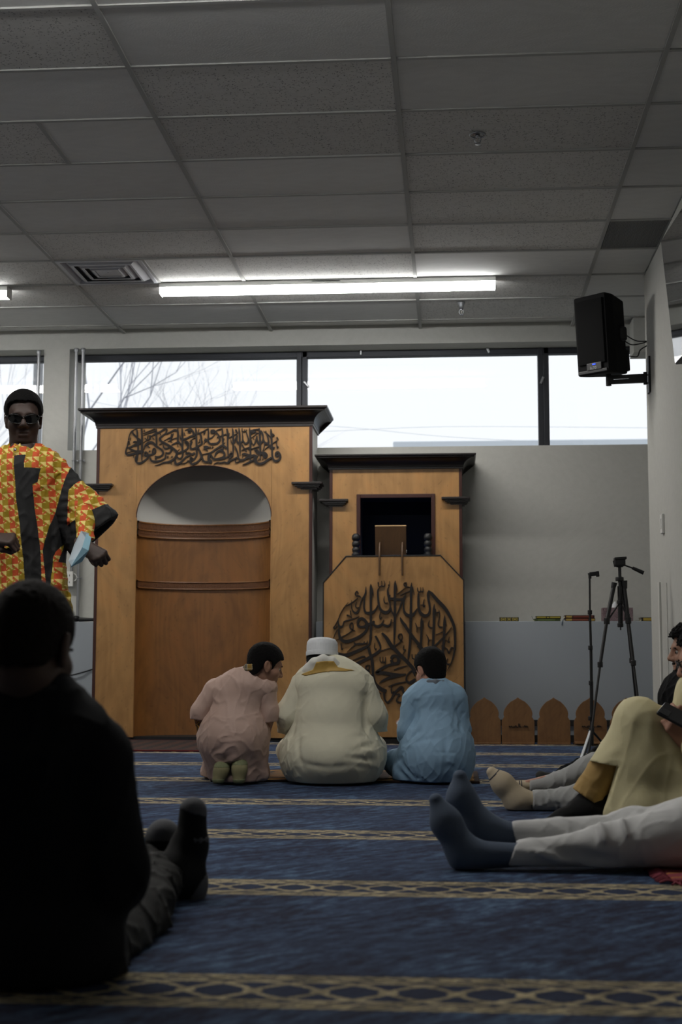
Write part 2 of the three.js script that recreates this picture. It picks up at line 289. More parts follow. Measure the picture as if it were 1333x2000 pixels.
// ---------------------------------------------------------------- outside the windows
{
  struct('ground_outside', box(-40, 40, -1.2, -1.0, -80, -12.2), M(0x6d6f70, 0.95));
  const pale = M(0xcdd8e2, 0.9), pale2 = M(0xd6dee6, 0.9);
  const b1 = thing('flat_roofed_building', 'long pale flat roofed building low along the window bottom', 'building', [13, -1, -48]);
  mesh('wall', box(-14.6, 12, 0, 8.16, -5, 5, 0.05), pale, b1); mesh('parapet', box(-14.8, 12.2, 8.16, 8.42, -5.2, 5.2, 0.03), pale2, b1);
  mesh('roof_vent', lathe([[0, 0.55], [0.35, 0.5], [0.62, 0.3], [0.7, 0]], 20).translate(-6.2, 8.4, 3), M(0x7f95a8, 0.8), b1);
  const line = thing('utility_line', 'thin overhead wires seen low through the middle and right hand panes', 'wire', [0, -1, -30]);
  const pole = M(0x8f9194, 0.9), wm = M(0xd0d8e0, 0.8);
  for (const x of [-9, 12]) mesh('pole', rod([x, 0, 0], [x, 8.6, 0], 0.14, 0.1), pole, line);
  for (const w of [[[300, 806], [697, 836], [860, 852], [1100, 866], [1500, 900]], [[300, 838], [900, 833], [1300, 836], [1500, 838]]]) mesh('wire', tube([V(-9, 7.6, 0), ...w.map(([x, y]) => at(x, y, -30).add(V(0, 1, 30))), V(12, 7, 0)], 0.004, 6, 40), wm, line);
  // bare winter trees, grown by repeated forking
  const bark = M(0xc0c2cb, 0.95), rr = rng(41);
  const tree = (x, z, h, label, sd) => {
    const r = rng(sd), o = thing('bare_tree', label, 'tree', [x, -1, z]); const limbs = [], twigs = [];
    const grow = (p, d, len, rad, depth) => {
      const q = p.clone().addScaledVector(d, len * 0.5).add(V((r() - 0.5) * 0.12 * len, (r() - 0.4) * 0.1 * len, (r() - 0.5) * 0.12 * len)), e = q.clone().addScaledVector(d.clone().add(V(0, 0.12, 0)).normalize(), len * 0.5);
      const seg = depth > 3 ? 6 : 4; (depth > 2 ? limbs : twigs).push(rod(p, q, rad, rad * 0.85, seg), rod(q, e, rad * 0.85, rad * 0.62, seg));
      if (depth === 0) return;
      const n = depth > 4 ? 3 : 2 + (r() < 0.35 ? 1 : 0);
      for (let i = 0; i < n; i++) { const k = d.clone().add(V((r() - 0.5) * 1.5, (r() - 0.3) * 0.8, (r() - 0.5) * 1.5)).normalize(); grow(i % 2 ? q : e, k, len * (0.62 + r() * 0.22), rad * 0.6, depth - 1); }
    };
    grow(V(0, 0, 0), V(0.02, 1, 0), h * 0.36, 0.062, 7);
    mesh('limb', limbs, bark, o); mesh('twig', twigs, bark, o).userData.kind = 'stuff';
  };
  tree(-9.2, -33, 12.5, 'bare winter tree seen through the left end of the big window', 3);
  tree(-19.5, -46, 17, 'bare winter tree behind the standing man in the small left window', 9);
}
// ---------------------------------------------------------------- cut-out calligraphy: strokes of changing width, cut from plate
// each stroke lists x, y, width along its middle, measured on an enlargement of the photograph (sx, sy: its corner, k: its scale)
function stroke(list, frame, zf, t) {
  const [sx, sy, k] = frame, pts = [];
  for (let i = 0; i + 2 < list.length; i += 3) pts.push(V(list[i], list[i + 1], list[i + 2]));
  const n = Math.max(3, (pts.length - 1) * 6), c = pts.length > 2 ? new THREE.CatmullRomCurve3(pts, false, 'centripetal') : null;
  const q = []; for (let i = 0; i <= n; i++) q.push(c ? c.getPoint(i / n) : pts[0].clone().lerp(pts[1], i / n));
  const l = [], r = [];
  q.forEach((p, i) => {
    const a = q[Math.max(0, i - 1)], b = q[Math.min(n, i + 1)], d = Math.hypot(b.x - a.x, b.y - a.y) || 1, nx = -(b.y - a.y) / d, ny = (b.x - a.x) / d, w = Math.max(p.z, 3) / 2;
    l.push(at(sx + (p.x + nx * w) / k, sy + (p.y + ny * w) / k, zf)); r.push(at(sx + (p.x - nx * w) / k, sy + (p.y - ny * w) / k, zf));
  });
  const pos = [], quad = (A, B, C, D) => { for (const v of [A, B, C, A, C, D]) pos.push(v.x, v.y, v.z); };
  const back = (v) => V(v.x, v.y, v.z - t);
  for (let i = 0; i < n; i++) { quad(l[i], l[i + 1], r[i + 1], r[i]); quad(l[i + 1], l[i], back(l[i]), back(l[i + 1])); quad(r[i], r[i + 1], back(r[i + 1]), back(r[i])); }
  quad(l[0], r[0], back(r[0]), back(l[0])); quad(r[n], l[n], back(l[n]), back(r[n]));
  const g = new THREE.BufferGeometry(); g.setAttribute('position', new THREE.Float32BufferAttribute(pos, 3)); g.computeVertexNormals(); return uvBox(g);
}
let plate = 0;                              // no two strokes share a plane
const strokes = (text, frame, zf, t) => text.trim().split('\n').map((s, i) => stroke(s.trim().split(/[ ,;]+/).map(Number), frame, zf + (++plate) * 0.00003, t + plate * 0.00003));

const SURAH = [
  [[240, 828, 12.118], `320,110,14 200,180,24 150,290,20 130,390,22
130,400,24 105,520,24 110,560,30 180,550,44 280,500,50 380,470,60 400,400,70 340,330,50 260,250,44 230,190,30 245,150,20
325,105,20 340,200,40 345,300,40 355,420,40 360,600,36 350,750,36 335,880,20
440,105,40 450,200,40 455,400,44 450,650,44 450,870,20
150,610,10 200,605,36 300,640,44 450,650,50 500,660,30
460,665,40 330,690,40 200,720,50 100,730,44 70,690,36 80,600,30 120,480,24 130,400,16
80,690,20 200,650,14 300,640,14
330,720,20 300,830,40 330,910,44 400,930,50 500,880,46 590,800,40 620,720,30
500,720,30 530,740,60 600,740,50 690,720,44 760,690,40 770,620,40 740,580,36 710,610,30 710,690,36
510,700,24 540,660,30 580,690,30 600,740,30
490,620,20 540,500,44 620,440,60 700,440,60 780,520,56 860,570,50 930,630,46 955,690,44 920,750,44 840,780,44 760,770,36
640,790,30 680,870,50 760,890,50 880,870,44 1000,810,36 1020,720,30
760,980,8 860,960,24 980,910,30 1080,900,50 1180,850,50 1240,790,44 1280,700,60 1230,610,50
480,450,10 560,390,20 640,350,40 640,260,30
480,225,10 600,180,24 760,115,30
490,265,10 640,210,24 770,165,30
790,110,24 795,200,40 795,360,40 800,500,36 790,540,20
660,300,20 760,240,40 880,190,44 1000,120,50 1040,130,40 1020,210,36 930,290,44 880,340,50 900,400,50 1000,460,56 1100,520,64 1200,590,60 1270,650,60 1300,720,60
860,490,14 930,460,20
970,400,12 1080,340,24 1150,310,30
1030,240,30 1150,180,40 1240,140,44 1300,170,44 1290,120,20
1300,130,30 1305,300,40 1310,440,40 1333,460,30
1160,230,30 1140,310,30 1130,400,30 1165,430,18
1200,220,20 1160,340,20
1060,420,14 1180,360,20 1300,320,20
950,500,16 980,570,36 1050,580,36 1100,550,30
1010,680,36 1080,690,40 1140,650,40 1140,580,30
1050,780,50 1080,780,50
1150,770,50 1175,785,40
760,820,40 800,830,40
620,640,40 650,650,40
1150,500,20 1230,460,36 1333,420,40
1240,850,20 1235,930,36 1280,960,40 1333,920,36
190,310,10 170,390,16
150,400,10 160,470,16 170,490,14
520,330,20 560,370,20 600,260,16
700,320,24 740,370,20
1150,890,12 1150,960,14
250,750,12 260,800,14
590,480,20 600,540,30 640,560,24
240,440,20 280,415,36 330,430,40
500,130,24 520,180,20
880,230,20 900,260,20`],
  [[340, 828, 12.118], `90,100,20 95,250,44 95,400,40 150,470,44 190,540,40
190,95,20 195,200,44 200,400,44 200,600,44 200,760,40 150,820,44 90,800,36 60,740,30
140,260,12 150,330,30 200,370,50 300,340,44 400,290,44 470,270,60 450,180,40 400,130,50 350,180,60 400,200,50
260,150,16 340,120,24 400,110,30
370,410,14 440,360,20 500,320,20
510,95,20 525,200,44 530,400,44 535,600,44 535,740,44 480,830,40 420,870,50
250,440,50 290,420,60 330,460,60 280,480,60
340,490,40 320,580,40 250,630,40 150,670,44 80,700,36
430,410,40 400,450,40 390,540,40 420,590,44 500,570,44 580,520,40 660,460,40 650,380,44 640,290,44 610,220,40 560,210,40
560,230,16 680,180,30 800,110,20
700,200,16 720,240,24 740,160,20
815,100,20 815,300,40 815,420,44 850,460,44 930,470,50 1030,450,44 1080,390,44 1070,290,40 1010,210,40 940,160,60 890,170,60 900,210,40 960,200,40
1080,300,20 1180,260,20 1240,240,30
830,350,30 900,320,30 970,240,20
1000,150,16 1140,110,26
1140,95,20 1150,200,40 1155,400,40 1165,500,40
1250,110,40 1270,200,44 1270,400,36 1275,600,36 1285,760,20
670,720,14 780,700,24 870,680,40 960,620,44 1050,560,44 1150,510,50 1220,550,50 1290,600,30
700,530,24 740,550,80 820,550,50
690,590,14 760,600,30
830,560,40 870,545,40
900,545,44 930,560,36
720,400,60 790,370,50
730,330,12 770,390,30
600,360,10 600,430,20 570,450,14
700,480,16 740,420,16
570,560,40 620,660,44 660,780,50 700,870,44 760,900,44 830,880,44 840,760,44 870,700,30
650,790,40 580,880,44 500,930,46 420,950,50 390,880,40 400,800,50 440,830,60
960,780,20 1010,680,44 1090,630,50 1170,660,50 1200,730,44 1150,790,44 1050,820,44 950,830,44 900,780,40 870,720,36 820,740,30 810,830,40 860,880,80 880,930,60
950,830,40 1100,825,44 1220,800,40 1290,770,30
940,950,10 1030,910,20 1100,920,30 1200,900,30 1250,920,40 1320,900,50
380,740,30 290,780,44 220,850,44 140,920,50 60,950,50 30,880,36 30,830,16
150,940,14 280,920,20 340,870,30 370,890,30
290,650,40 290,700,40 350,680,40 430,720,50 490,680,50
740,590,20 800,640,20
1100,580,30 1160,610,30 1160,560,20
80,490,10 95,540,20
130,590,10 90,640,16
240,200,14 260,270,20
430,440,12 400,520,10
590,120,12 580,180,14
1020,330,20 1040,300,20
1190,340,14 1170,420,16
1210,440,14 1180,460,14
1310,210,14 1300,320,14`],
  [[445, 828, 12.118], `110,100,24 125,200,44 130,400,40 130,600,36 120,790,14
10,340,14 120,280,24 230,210,20 190,150,40 210,130,30
70,360,14 90,440,24 130,470,36 180,360,30 220,260,30
265,95,20 275,200,44 285,400,40 290,600,36 290,750,10
220,270,30 215,380,36 250,450,50 300,450,44 350,390,30 355,300,26 345,210,12
440,190,24 465,280,30 490,380,30 460,450,44 410,460,46 370,400,30 350,330,16
340,100,16 340,160,20 380,180,20 410,120,12
380,180,20 440,160,20 450,120,10
515,95,16 530,200,44 535,400,44 535,600,44 540,800,36 530,880,14
545,150,20 640,135,30 740,125,30
560,240,16 650,190,30 690,210,20
540,340,14 640,270,20 720,200,14
545,170,60 600,180,50 660,170,30
745,95,24 755,200,44 765,400,44 770,600,44 775,850,14
560,380,16 580,460,24 620,490,30 660,390,26 690,280,24
690,280,24 700,400,40 740,460,50 790,450,44 830,390,36 835,280,36 800,190,44 780,150,30
900,180,20 940,280,36 960,370,36 960,450,50 900,460,60 860,400,36 840,300,20
960,470,40 1000,540,40 1040,580,30
880,600,14 950,540,20 1050,470,20 1170,390,20
1020,120,20 1030,200,44 1040,400,44 1050,600,44 1060,780,44 1100,860,50 1170,870,56 1230,830,50 1240,740,50 1200,670,50 1150,680,50 1140,740,50 1200,760,50
910,200,16 980,270,20 1030,330,16
1070,220,16 1060,280,20 1100,270,24 1080,240,20
1160,310,36 1180,340,30 1200,380,16
1160,390,16 1160,480,18 1180,560,40 1200,530,20
1070,560,44 1110,570,50
640,640,60 680,620,70 720,680,80 800,690,70 870,700,90 920,740,60 890,790,60 840,750,50
680,740,90 650,840,80 690,920,60 760,940,60 850,920,56 950,850,50 1040,790,40
640,740,60 560,760,60 460,800,56 370,850,50 290,850,50 250,790,40 230,680,36 190,570,36 165,510,16
330,720,16 380,710,50 480,730,50 600,760,50
650,840,40 550,880,44 450,930,36 350,965,10
320,630,14 420,580,24 510,550,24
550,590,16 650,560,24 760,530,20
330,480,30 390,570,30 450,660,24
870,480,20 850,600,24 830,640,30
0,890,40 100,850,40 220,790,36
190,830,16 190,910,24 290,880,16
30,740,40 90,700,50 60,800,40 20,820,30
75,640,12 90,700,20
360,750,12 350,800,20
610,340,24 620,370,16
750,820,30 760,850,20
820,820,20 830,850,16
720,830,14 715,880,10
850,160,14 880,190,20 910,160,14
480,590,24 540,580,40`]];
const ROUNDEL = [
  [[640, 1130, 10.25], `868,105,6 870,160,44 868,400,46 868,700,46 870,1000,46 865,1200,44 840,1330,36
885,150,10 905,260,26 920,350,6
780,240,12 745,330,30 735,480,30 735,600,36 770,680,50 840,690,60 920,670,52 975,600,28 1005,530,14
1040,180,10 1010,240,30 1015,400,40 1040,560,44 1090,650,60 1170,680,66 1235,640,48 1255,560,26 1230,400,40 1210,280,44 1210,210,26 1235,150,10 1240,50,8
1210,130,16 1245,130,20
1015,70,26 1030,160,18 1060,155,14 1085,140,14 1085,50,14
1085,140,14 1130,155,22 1150,110,16 1130,40,10
770,160,6 765,240,24 760,310,36 700,400,24 660,500,22 640,600,24 600,670,44 560,690,44 510,650,30 480,560,14 480,430,6
680,380,8 630,345,24 575,345,22 555,295,20 590,255,22 620,300,18
610,390,18 480,490,22 370,545,16
415,475,6 340,570,16 260,700,14 205,840,16 150,940,16 125,990,30 150,1000,18 190,950,12
580,465,8 565,560,22 600,590,18 625,570,10
640,760,10 560,790,22 440,830,26 330,865,24 320,900,20 290,960,40 240,960,50 215,880,24 215,820,10
460,640,20 465,720,16 490,790,6
385,730,30 440,745,20 480,780,10
600,900,40 625,830,50 690,800,60 760,850,60 790,930,70 700,970,50 620,950,50 600,900,40
800,940,60 770,1050,50 660,1150,60 500,1230,66 350,1260,70 260,1200,60 230,1090,40 225,980,14
780,930,50 900,890,60 940,850,30
920,850,24 930,920,40 1000,960,60 1080,920,40 1130,820,10
1090,900,24 1150,940,50 1220,950,50 1265,900,30 1275,810,8
1280,880,10 1333,880,10
560,1050,8 510,1030,26 455,990,26 450,920,18 490,885,18 515,940,20 500,1030,20 400,1110,20 290,1170,22 200,1220,10 150,1240,6
200,1010,10 150,1110,14 110,1220,8
1060,670,12 1045,760,18 1060,810,24 1090,770,10
1135,350,8 1130,440,20 1155,490,24 1210,480,12
1210,400,46 1333,400,46`],
  [[760, 1130, 9.521], `118,35,6 115,120,44 112,400,46 112,700,46 105,1000,40 95,1240,14
130,90,16 160,230,8
15,300,30 20,470,26 55,610,26 100,700,30
130,700,20 180,600,26 240,440,28 300,320,26 320,290,6
0,375,44 130,385,44 250,385,44 300,340,24
310,330,20 280,420,26 275,560,36 300,640,50 370,690,60 440,680,56 500,600,26 530,550,10
425,70,6 415,180,44 412,400,46 408,700,48 400,1000,44 385,1333,40
440,150,20 475,300,6
550,280,30 550,400,44 555,540,46 590,640,60 660,690,64 730,670,50 760,600,40 755,480,44 735,380,46 730,280,46 745,215,10
745,225,14 790,270,50 900,400,66 1050,560,66 1150,730,56 1215,900,50 1230,1100,44 1230,1333,36
530,165,12 540,230,20 570,245,18 590,230,14 590,160,10
590,230,14 630,245,20 635,160,10
555,250,14 550,290,12
660,375,8 640,470,20 655,525,30 675,490,10
585,490,14 640,490,14
845,465,6 840,570,46 838,800,48 828,1050,46 815,1280,44 780,1360,36
865,560,20 890,700,6
1040,680,6 1035,790,44 1030,1000,46 1010,1333,44
1050,760,16 1078,890,6
612,720,14 605,800,40 605,1000,44 595,1200,44 590,1400,44
630,780,20 655,940,6
210,720,16 240,790,50 330,920,56 440,1080,60 560,1230,60 640,1333,50
300,830,14 345,885,4
930,580,12 945,650,18 930,760,16 915,860,18 950,900,28 1005,895,10
880,630,16 935,620,16
490,820,10 520,900,20 520,1000,8
520,905,12 590,905,12
695,1040,12 735,1120,22 725,1240,8
735,1140,12 800,1140,12
755,780,8 730,860,20 760,905,26 820,915,12
260,1180,10 210,1140,22 175,1090,22 190,1040,20 235,1030,18 250,1090,18 220,1170,20 130,1240,24 90,1260,14
870,1050,16 1000,990,16
820,1300,40 920,1190,34 1000,1110,30 1080,1020,20 1170,900,10
1125,1080,8 1105,1180,20 1120,1190,16 1135,1160,8
1045,1155,12 1100,1155,12
45,750,12 30,840,20 0,880,20
150,295,14 230,230,14 310,170,12
210,310,16 390,230,14
325,65,14 320,140,22 280,120,18 290,80,16 325,75,14
310,150,20 390,160,14`],
  [[640, 1240, 10.25], `862,0,44 855,120,40 830,200,44 760,245,50 600,320,60 430,390,70 330,410,80 210,370,50 100,300,20
820,250,60 850,360,56 885,480,60 905,640,60 915,800,50 930,900,50 980,1000,60 1080,1090,80 1180,1130,70
300,720,40 480,640,60 620,560,60 770,490,60 880,430,60 980,370,60 1060,300,50
960,20,40 1020,130,44 1060,230,40 1055,310,20
1090,-40,40 1180,60,70 1260,190,80 1333,280,80
1050,330,20 1200,280,18 1333,250,16
945,160,8 940,250,18 970,295,24 980,265,10
530,150,24 555,190,24 480,260,18 390,345,8
555,190,26 650,180,40 720,175,30 740,130,18
720,175,20 790,160,24 795,110,10
370,575,14 560,490,18 740,430,26 765,460,10
310,460,14 290,600,10
310,470,24 350,480,26 375,570,20
860,750,14 820,720,26 770,680,26 775,620,20 840,610,18 835,680,24 800,750,20 745,810,14
920,780,40 860,830,30 800,890,30 700,960,20
1050,440,12 1060,530,20 1100,545,20 1110,440,12
1105,540,20 1150,545,22 1165,440,12
1150,545,20 1165,600,10
270,170,14 280,260,20 290,290,24 315,265,8`],
  [[720, 1260, 7.406], `330,200,40 350,160,40 400,160,40 440,210,46 420,260,44 350,260,40 330,210,40
400,265,40 290,290,36 190,340,40 120,400,50 200,400,50 330,420,50 450,430,36 545,415,10
545,420,24 400,450,40 280,480,36 200,520,26 150,555,6
370,360,16 460,325,18 555,300,10
330,0,50 420,100,52 540,220,52 640,330,52 690,400,46
610,380,24 560,440,20 550,510,24 590,545,40 650,520,50 680,490,30
610,370,20 650,390,30 675,450,16
290,600,14 400,560,20 540,530,16
335,590,12 330,660,18 345,695,24 370,660,8
225,690,30 235,780,20 275,830,30 320,790,26 370,710,30 430,640,34 480,610,40 500,660,36 540,740,36 600,745,40 680,720,24
400,710,16 450,715,20 420,760,18 410,810,24 460,830,24 530,810,20
570,665,14 660,630,20 720,635,26 725,660,20
600,0,34 585,120,30 570,220,10
720,0,50 780,70,50 880,180,50
1080,0,40 1075,190,36
945,0,40 920,60,40 850,140,40
630,130,10 640,190,16 670,200,14 680,130,8
675,195,16 710,190,14 715,130,8
515,0,8 505,60,16 540,70,14
540,60,12 490,150,8
1105,35,14 1140,60,20 1165,115,24 1200,40,18 1235,40,14
1150,190,8 1130,250,16 1150,280,22 1180,265,8
1105,235,10 1135,235,10
1250,0,30 1240,110,24 1205,240,18 1130,385,6
135,690,16 180,700,16
150,690,14 130,770,6`]];

// ---------------------------------------------------------------- wooden pieces
// a moulding that goes round the front and both sides; the profile lists [out, y]
function crown(x0, x1, zf, zb, prof) {
  const path = prof.map(([o, y]) => [[x0 - o, y, zb], [x0 - o, y, zf + o], [x1 + o, y, zf + o], [x1 + o, y, zb]]);
  const pos = [], T = (a, b, c) => pos.push(...a, ...b, ...c);
  for (let i = 0; i + 1 < path.length; i++) for (let j = 0; j < 3; j++) { const a = path[i][j], b = path[i][j + 1], c = path[i + 1][j + 1], d = path[i + 1][j]; T(a, b, c); T(a, c, d); }
  const top = path[path.length - 1], bot = path[0];
  T(top[0], top[1], top[2]); T(top[0], top[2], top[3]); T(bot[0], bot[2], bot[1]); T(bot[0], bot[3], bot[2]);
  for (const j of [0, 3]) for (let i = 1; i + 1 < path.length; i++) T(path[0][j], path[i][j], path[i + 1][j]);
  const g = new THREE.BufferGeometry(); g.setAttribute('position', new THREE.Float32BufferAttribute(pos, 3)); g.computeVertexNormals(); return uvBox(g);
}
const cornice = (y0, y1, out) => { const h = y1 - y0, p = []; p.push([0.0, y0], [0.008, y0], [0.008, y0 + h * 0.12]); for (let i = 0; i <= 10; i++) { const t = i / 10; p.push([0.012 + (out * 0.78) * (1 - Math.cos(t * Math.PI / 2)), y0 + h * (0.14 + 0.62 * Math.sin(t * Math.PI / 2 * 0.98))]); } p.push([out * 0.86, y0 + h * 0.78], [out * 0.86, y0 + h * 0.82], [out * 0.96, y0 + h * 0.86], [out, y0 + h * 0.9], [out, y1]); return p; };
function bracket(x0, x1, yTop, zf, side) { // stepped little shelf that wraps a corner
  const o = 0.055, st = [[0, 0.017], [0.022, 0.014], [0.036, 0.012], [0.06, 0.012]]; let y = yTop; const gs = [];
  for (const [ins, h] of st) { gs.push(box(x0 + ins * (1.1), x1 - ins * (0.7), y - h, y, zf - 0.14, zf + o - ins * 0.8, 0.002)); y -= h; }
  return gs;
}
const keyBump = tex(256, 128, (u, v) => { // Greek key and a beaded edge, as relief
  const x = (u * 4) % 1, y = v; if (y > 0.78) return Math.abs(((u * 16) % 1) - 0.5) < 0.3 ? 230 : 60; if (y > 0.7 || y < 0.08) return 200;
  const q = (a, b, c, d) => x > a && x < b && y > c && y < d;
  return q(0.05, 0.15, 0.15, 0.62) || q(0.05, 0.75, 0.52, 0.62) || q(0.65, 0.75, 0.25, 0.62) || q(0.3, 0.75, 0.25, 0.35) || q(0.3, 0.4, 0.25, 0.45) || q(0.05, 1, 0.12, 0.2) ? 40 : 190;
}, [0.2, 1], false);
const carved = P(0xffffff, 0.5, { map: woodTex([112, 72, 42], [74, 45, 24], [92, 56, 30], 71), bumpMap: keyBump, bumpScale: 0.006 });
{ // ---- the tall arched niche
  const X0 = -2.785, X1 = -1.085, ZF = -10.9, Y1 = 2.43, cx = -1.932, a = 0.53, b = 0.405, ys = 1.722, D = 0.35;
  const o = thing('mihrab', 'tall golden wood prayer niche with an arched recess and black cut-out script', 'prayer niche');
  const s = new THREE.Shape(); s.moveTo(cx - a, ys); s.absellipse(cx, ys, a, b, Math.PI, 0, true); s.lineTo(cx + a, Y1); s.lineTo(cx - a, Y1); s.closePath();
  mesh('arch_panel', uvBox(extrude(s, 0.018, 0.001, 48).translate(0, 0, ZF - 0.02)), MAT.birch, o);
  mesh('pier_panel', box(X0 + 0.02, cx - a - 0.0015, 0.03, Y1, ZF - 0.02, ZF - 0.0005, 0.0015), MAT.birch, o); mesh('pier_panel', box(cx + a + 0.0015, X1 - 0.02, 0.03, Y1, ZF - 0.02, ZF - 0.0005, 0.0015), MAT.birch, o);
  const lip = []; for (let i = 0; i <= 40; i++) { const t = Math.PI * (1 - i / 40); lip.push(V(cx + a * Math.cos(t), ys + b * Math.sin(t), ZF - 0.004)); }
  mesh('arch_edge', new THREE.TubeGeometry(new THREE.CatmullRomCurve3(lip), 60, 0.0045, 6), MAT.mahogany, o);
  for (const x of [cx - a, cx + a]) mesh('jamb_edge', box(x - 0.004, x + 0.004, 0.03, ys, ZF - 0.02, ZF + 0.003, 0.001), MAT.birch, o);
  mesh('corner_trim', [box(X0, X0 + 0.024, 0.03, Y1, ZF - 0.03, ZF + 0.003, 0.002)], MAT.mahogany, o); mesh('corner_trim', box(X1 - 0.024, X1, 0.03, Y1, ZF - 0.03, ZF + 0.003, 0.002), MAT.mahogany, o);
  mesh('side_panel', box(X0 + 0.004, X0 + 0.022, 0.03, Y1, -11.36, ZF - 0.03), MAT.trimPaint, o); mesh('side_panel', box(X1 - 0.022, X1 - 0.004, 0.03, Y1, -11.36, ZF - 0.03), MAT.trimPaint, o);
  mesh('plinth', [box(X0 + 0.02, X1 - 0.02, 0, 0.035, -11.3, ZF - 0.03)], MAT.black, o);
  mesh('roof_board', box(X0 + 0.02, X1 - 0.02, 2.4, 2.425, -11.36, ZF - 0.02), MAT.trimPaint, o);
  // curved lining
  const curve = (y0, y1, off, seg = 48) => {
    const pos = [], uv = [], idx = []; let len = 0, px, pz;
    for (let i = 0; i <= seg; i++) { const t = Math.PI * i / seg, x = cx - (a - off) * Math.cos(t), z = ZF - 0.02 - (D - off) * Math.sin(t); if (i) len += Math.hypot(x - px, z - pz); px = x; pz = z; pos.push(x, y0, z, x, y1, z); uv.push(len, y0, len, y1); }
    for (let i = 0; i < seg; i++) { const k = i * 2; idx.push(k, k + 2, k + 3, k, k + 3, k + 1); }
    const g = new THREE.BufferGeometry(); g.setAttribute('position', new THREE.Float32BufferAttribute(pos, 3)); g.setAttribute('uv', new THREE.Float32BufferAttribute(uv, 2)); g.setIndex(idx); g.computeVertexNormals(); return g.toNonIndexed();
  };
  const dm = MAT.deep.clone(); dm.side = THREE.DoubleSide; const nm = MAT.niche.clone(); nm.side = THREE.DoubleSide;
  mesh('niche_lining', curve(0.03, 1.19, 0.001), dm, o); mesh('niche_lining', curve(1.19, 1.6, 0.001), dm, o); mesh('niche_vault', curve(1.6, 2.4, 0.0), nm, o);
  const band = (y0, y1) => { const g = curve(y0, y1, 0.014), u = g.attributes.uv; for (let i = 0; i < u.count; i++) u.setY(i, (u.getY(i) - y0) / (y1 - y0)); const m = carved.clone(); m.side = THREE.DoubleSide; const bm = mesh('carved_band', g, m, o); };
  const ledge = (y, h) => mesh('band_edge', sweepArc(cx, ZF - 0.02, a, D, [[0, y], [0.018, y], [0.02, y + h / 2], [0.018, y + h], [0, y + h]]), MAT.deep, o);
  band(1.583, 1.69); ledge(1.688, 0.012); ledge(1.578, 0.01); ledge(1.63, 0.008);
  band(1.182, 1.232); ledge(1.23, 0.008); ledge(1.177, 0.007);
  mesh('cornice', crown(X0, X1, ZF, -11.365, cornice(2.428, 2.568, 0.125)), MAT.espresso, o);
  mesh('shelf_bracket', bracket(-1.241, -1.006, 1.985, ZF, 1), MAT.espresso, o); mesh('shelf_bracket', bracket(-2.865, -2.646, 1.985, ZF, -1), MAT.espresso, o);
  mesh('calligraphy', SURAH.flatMap(([f, t]) => strokes(t, f, ZF + 0.008, 0.0065)), MAT.letter, o);
}
function sweepArc(cx, zf, a, D, prof, seg = 48) {
  const pos = [], idx = [], m = prof.length;
  for (let i = 0; i <= seg; i++) { const t = Math.PI * i / seg; for (const [o, y] of prof) pos.push(cx - (a - o) * Math.cos(t), y, zf - (D - o) * Math.sin(t)); }
  for (let i = 0; i < seg; i++) for (let j = 0; j + 1 < m; j++) { const p = i * m + j, q = p + m; idx.push(p, q, q + 1, p, q + 1, p + 1); }
  const g = new THREE.BufferGeometry(); g.setAttribute('position', new THREE.Float32BufferAttribute(pos, 3)); g.setIndex(idx); const h = g.toNonIndexed(); h.computeVertexNormals(); return uvBox(h);
}
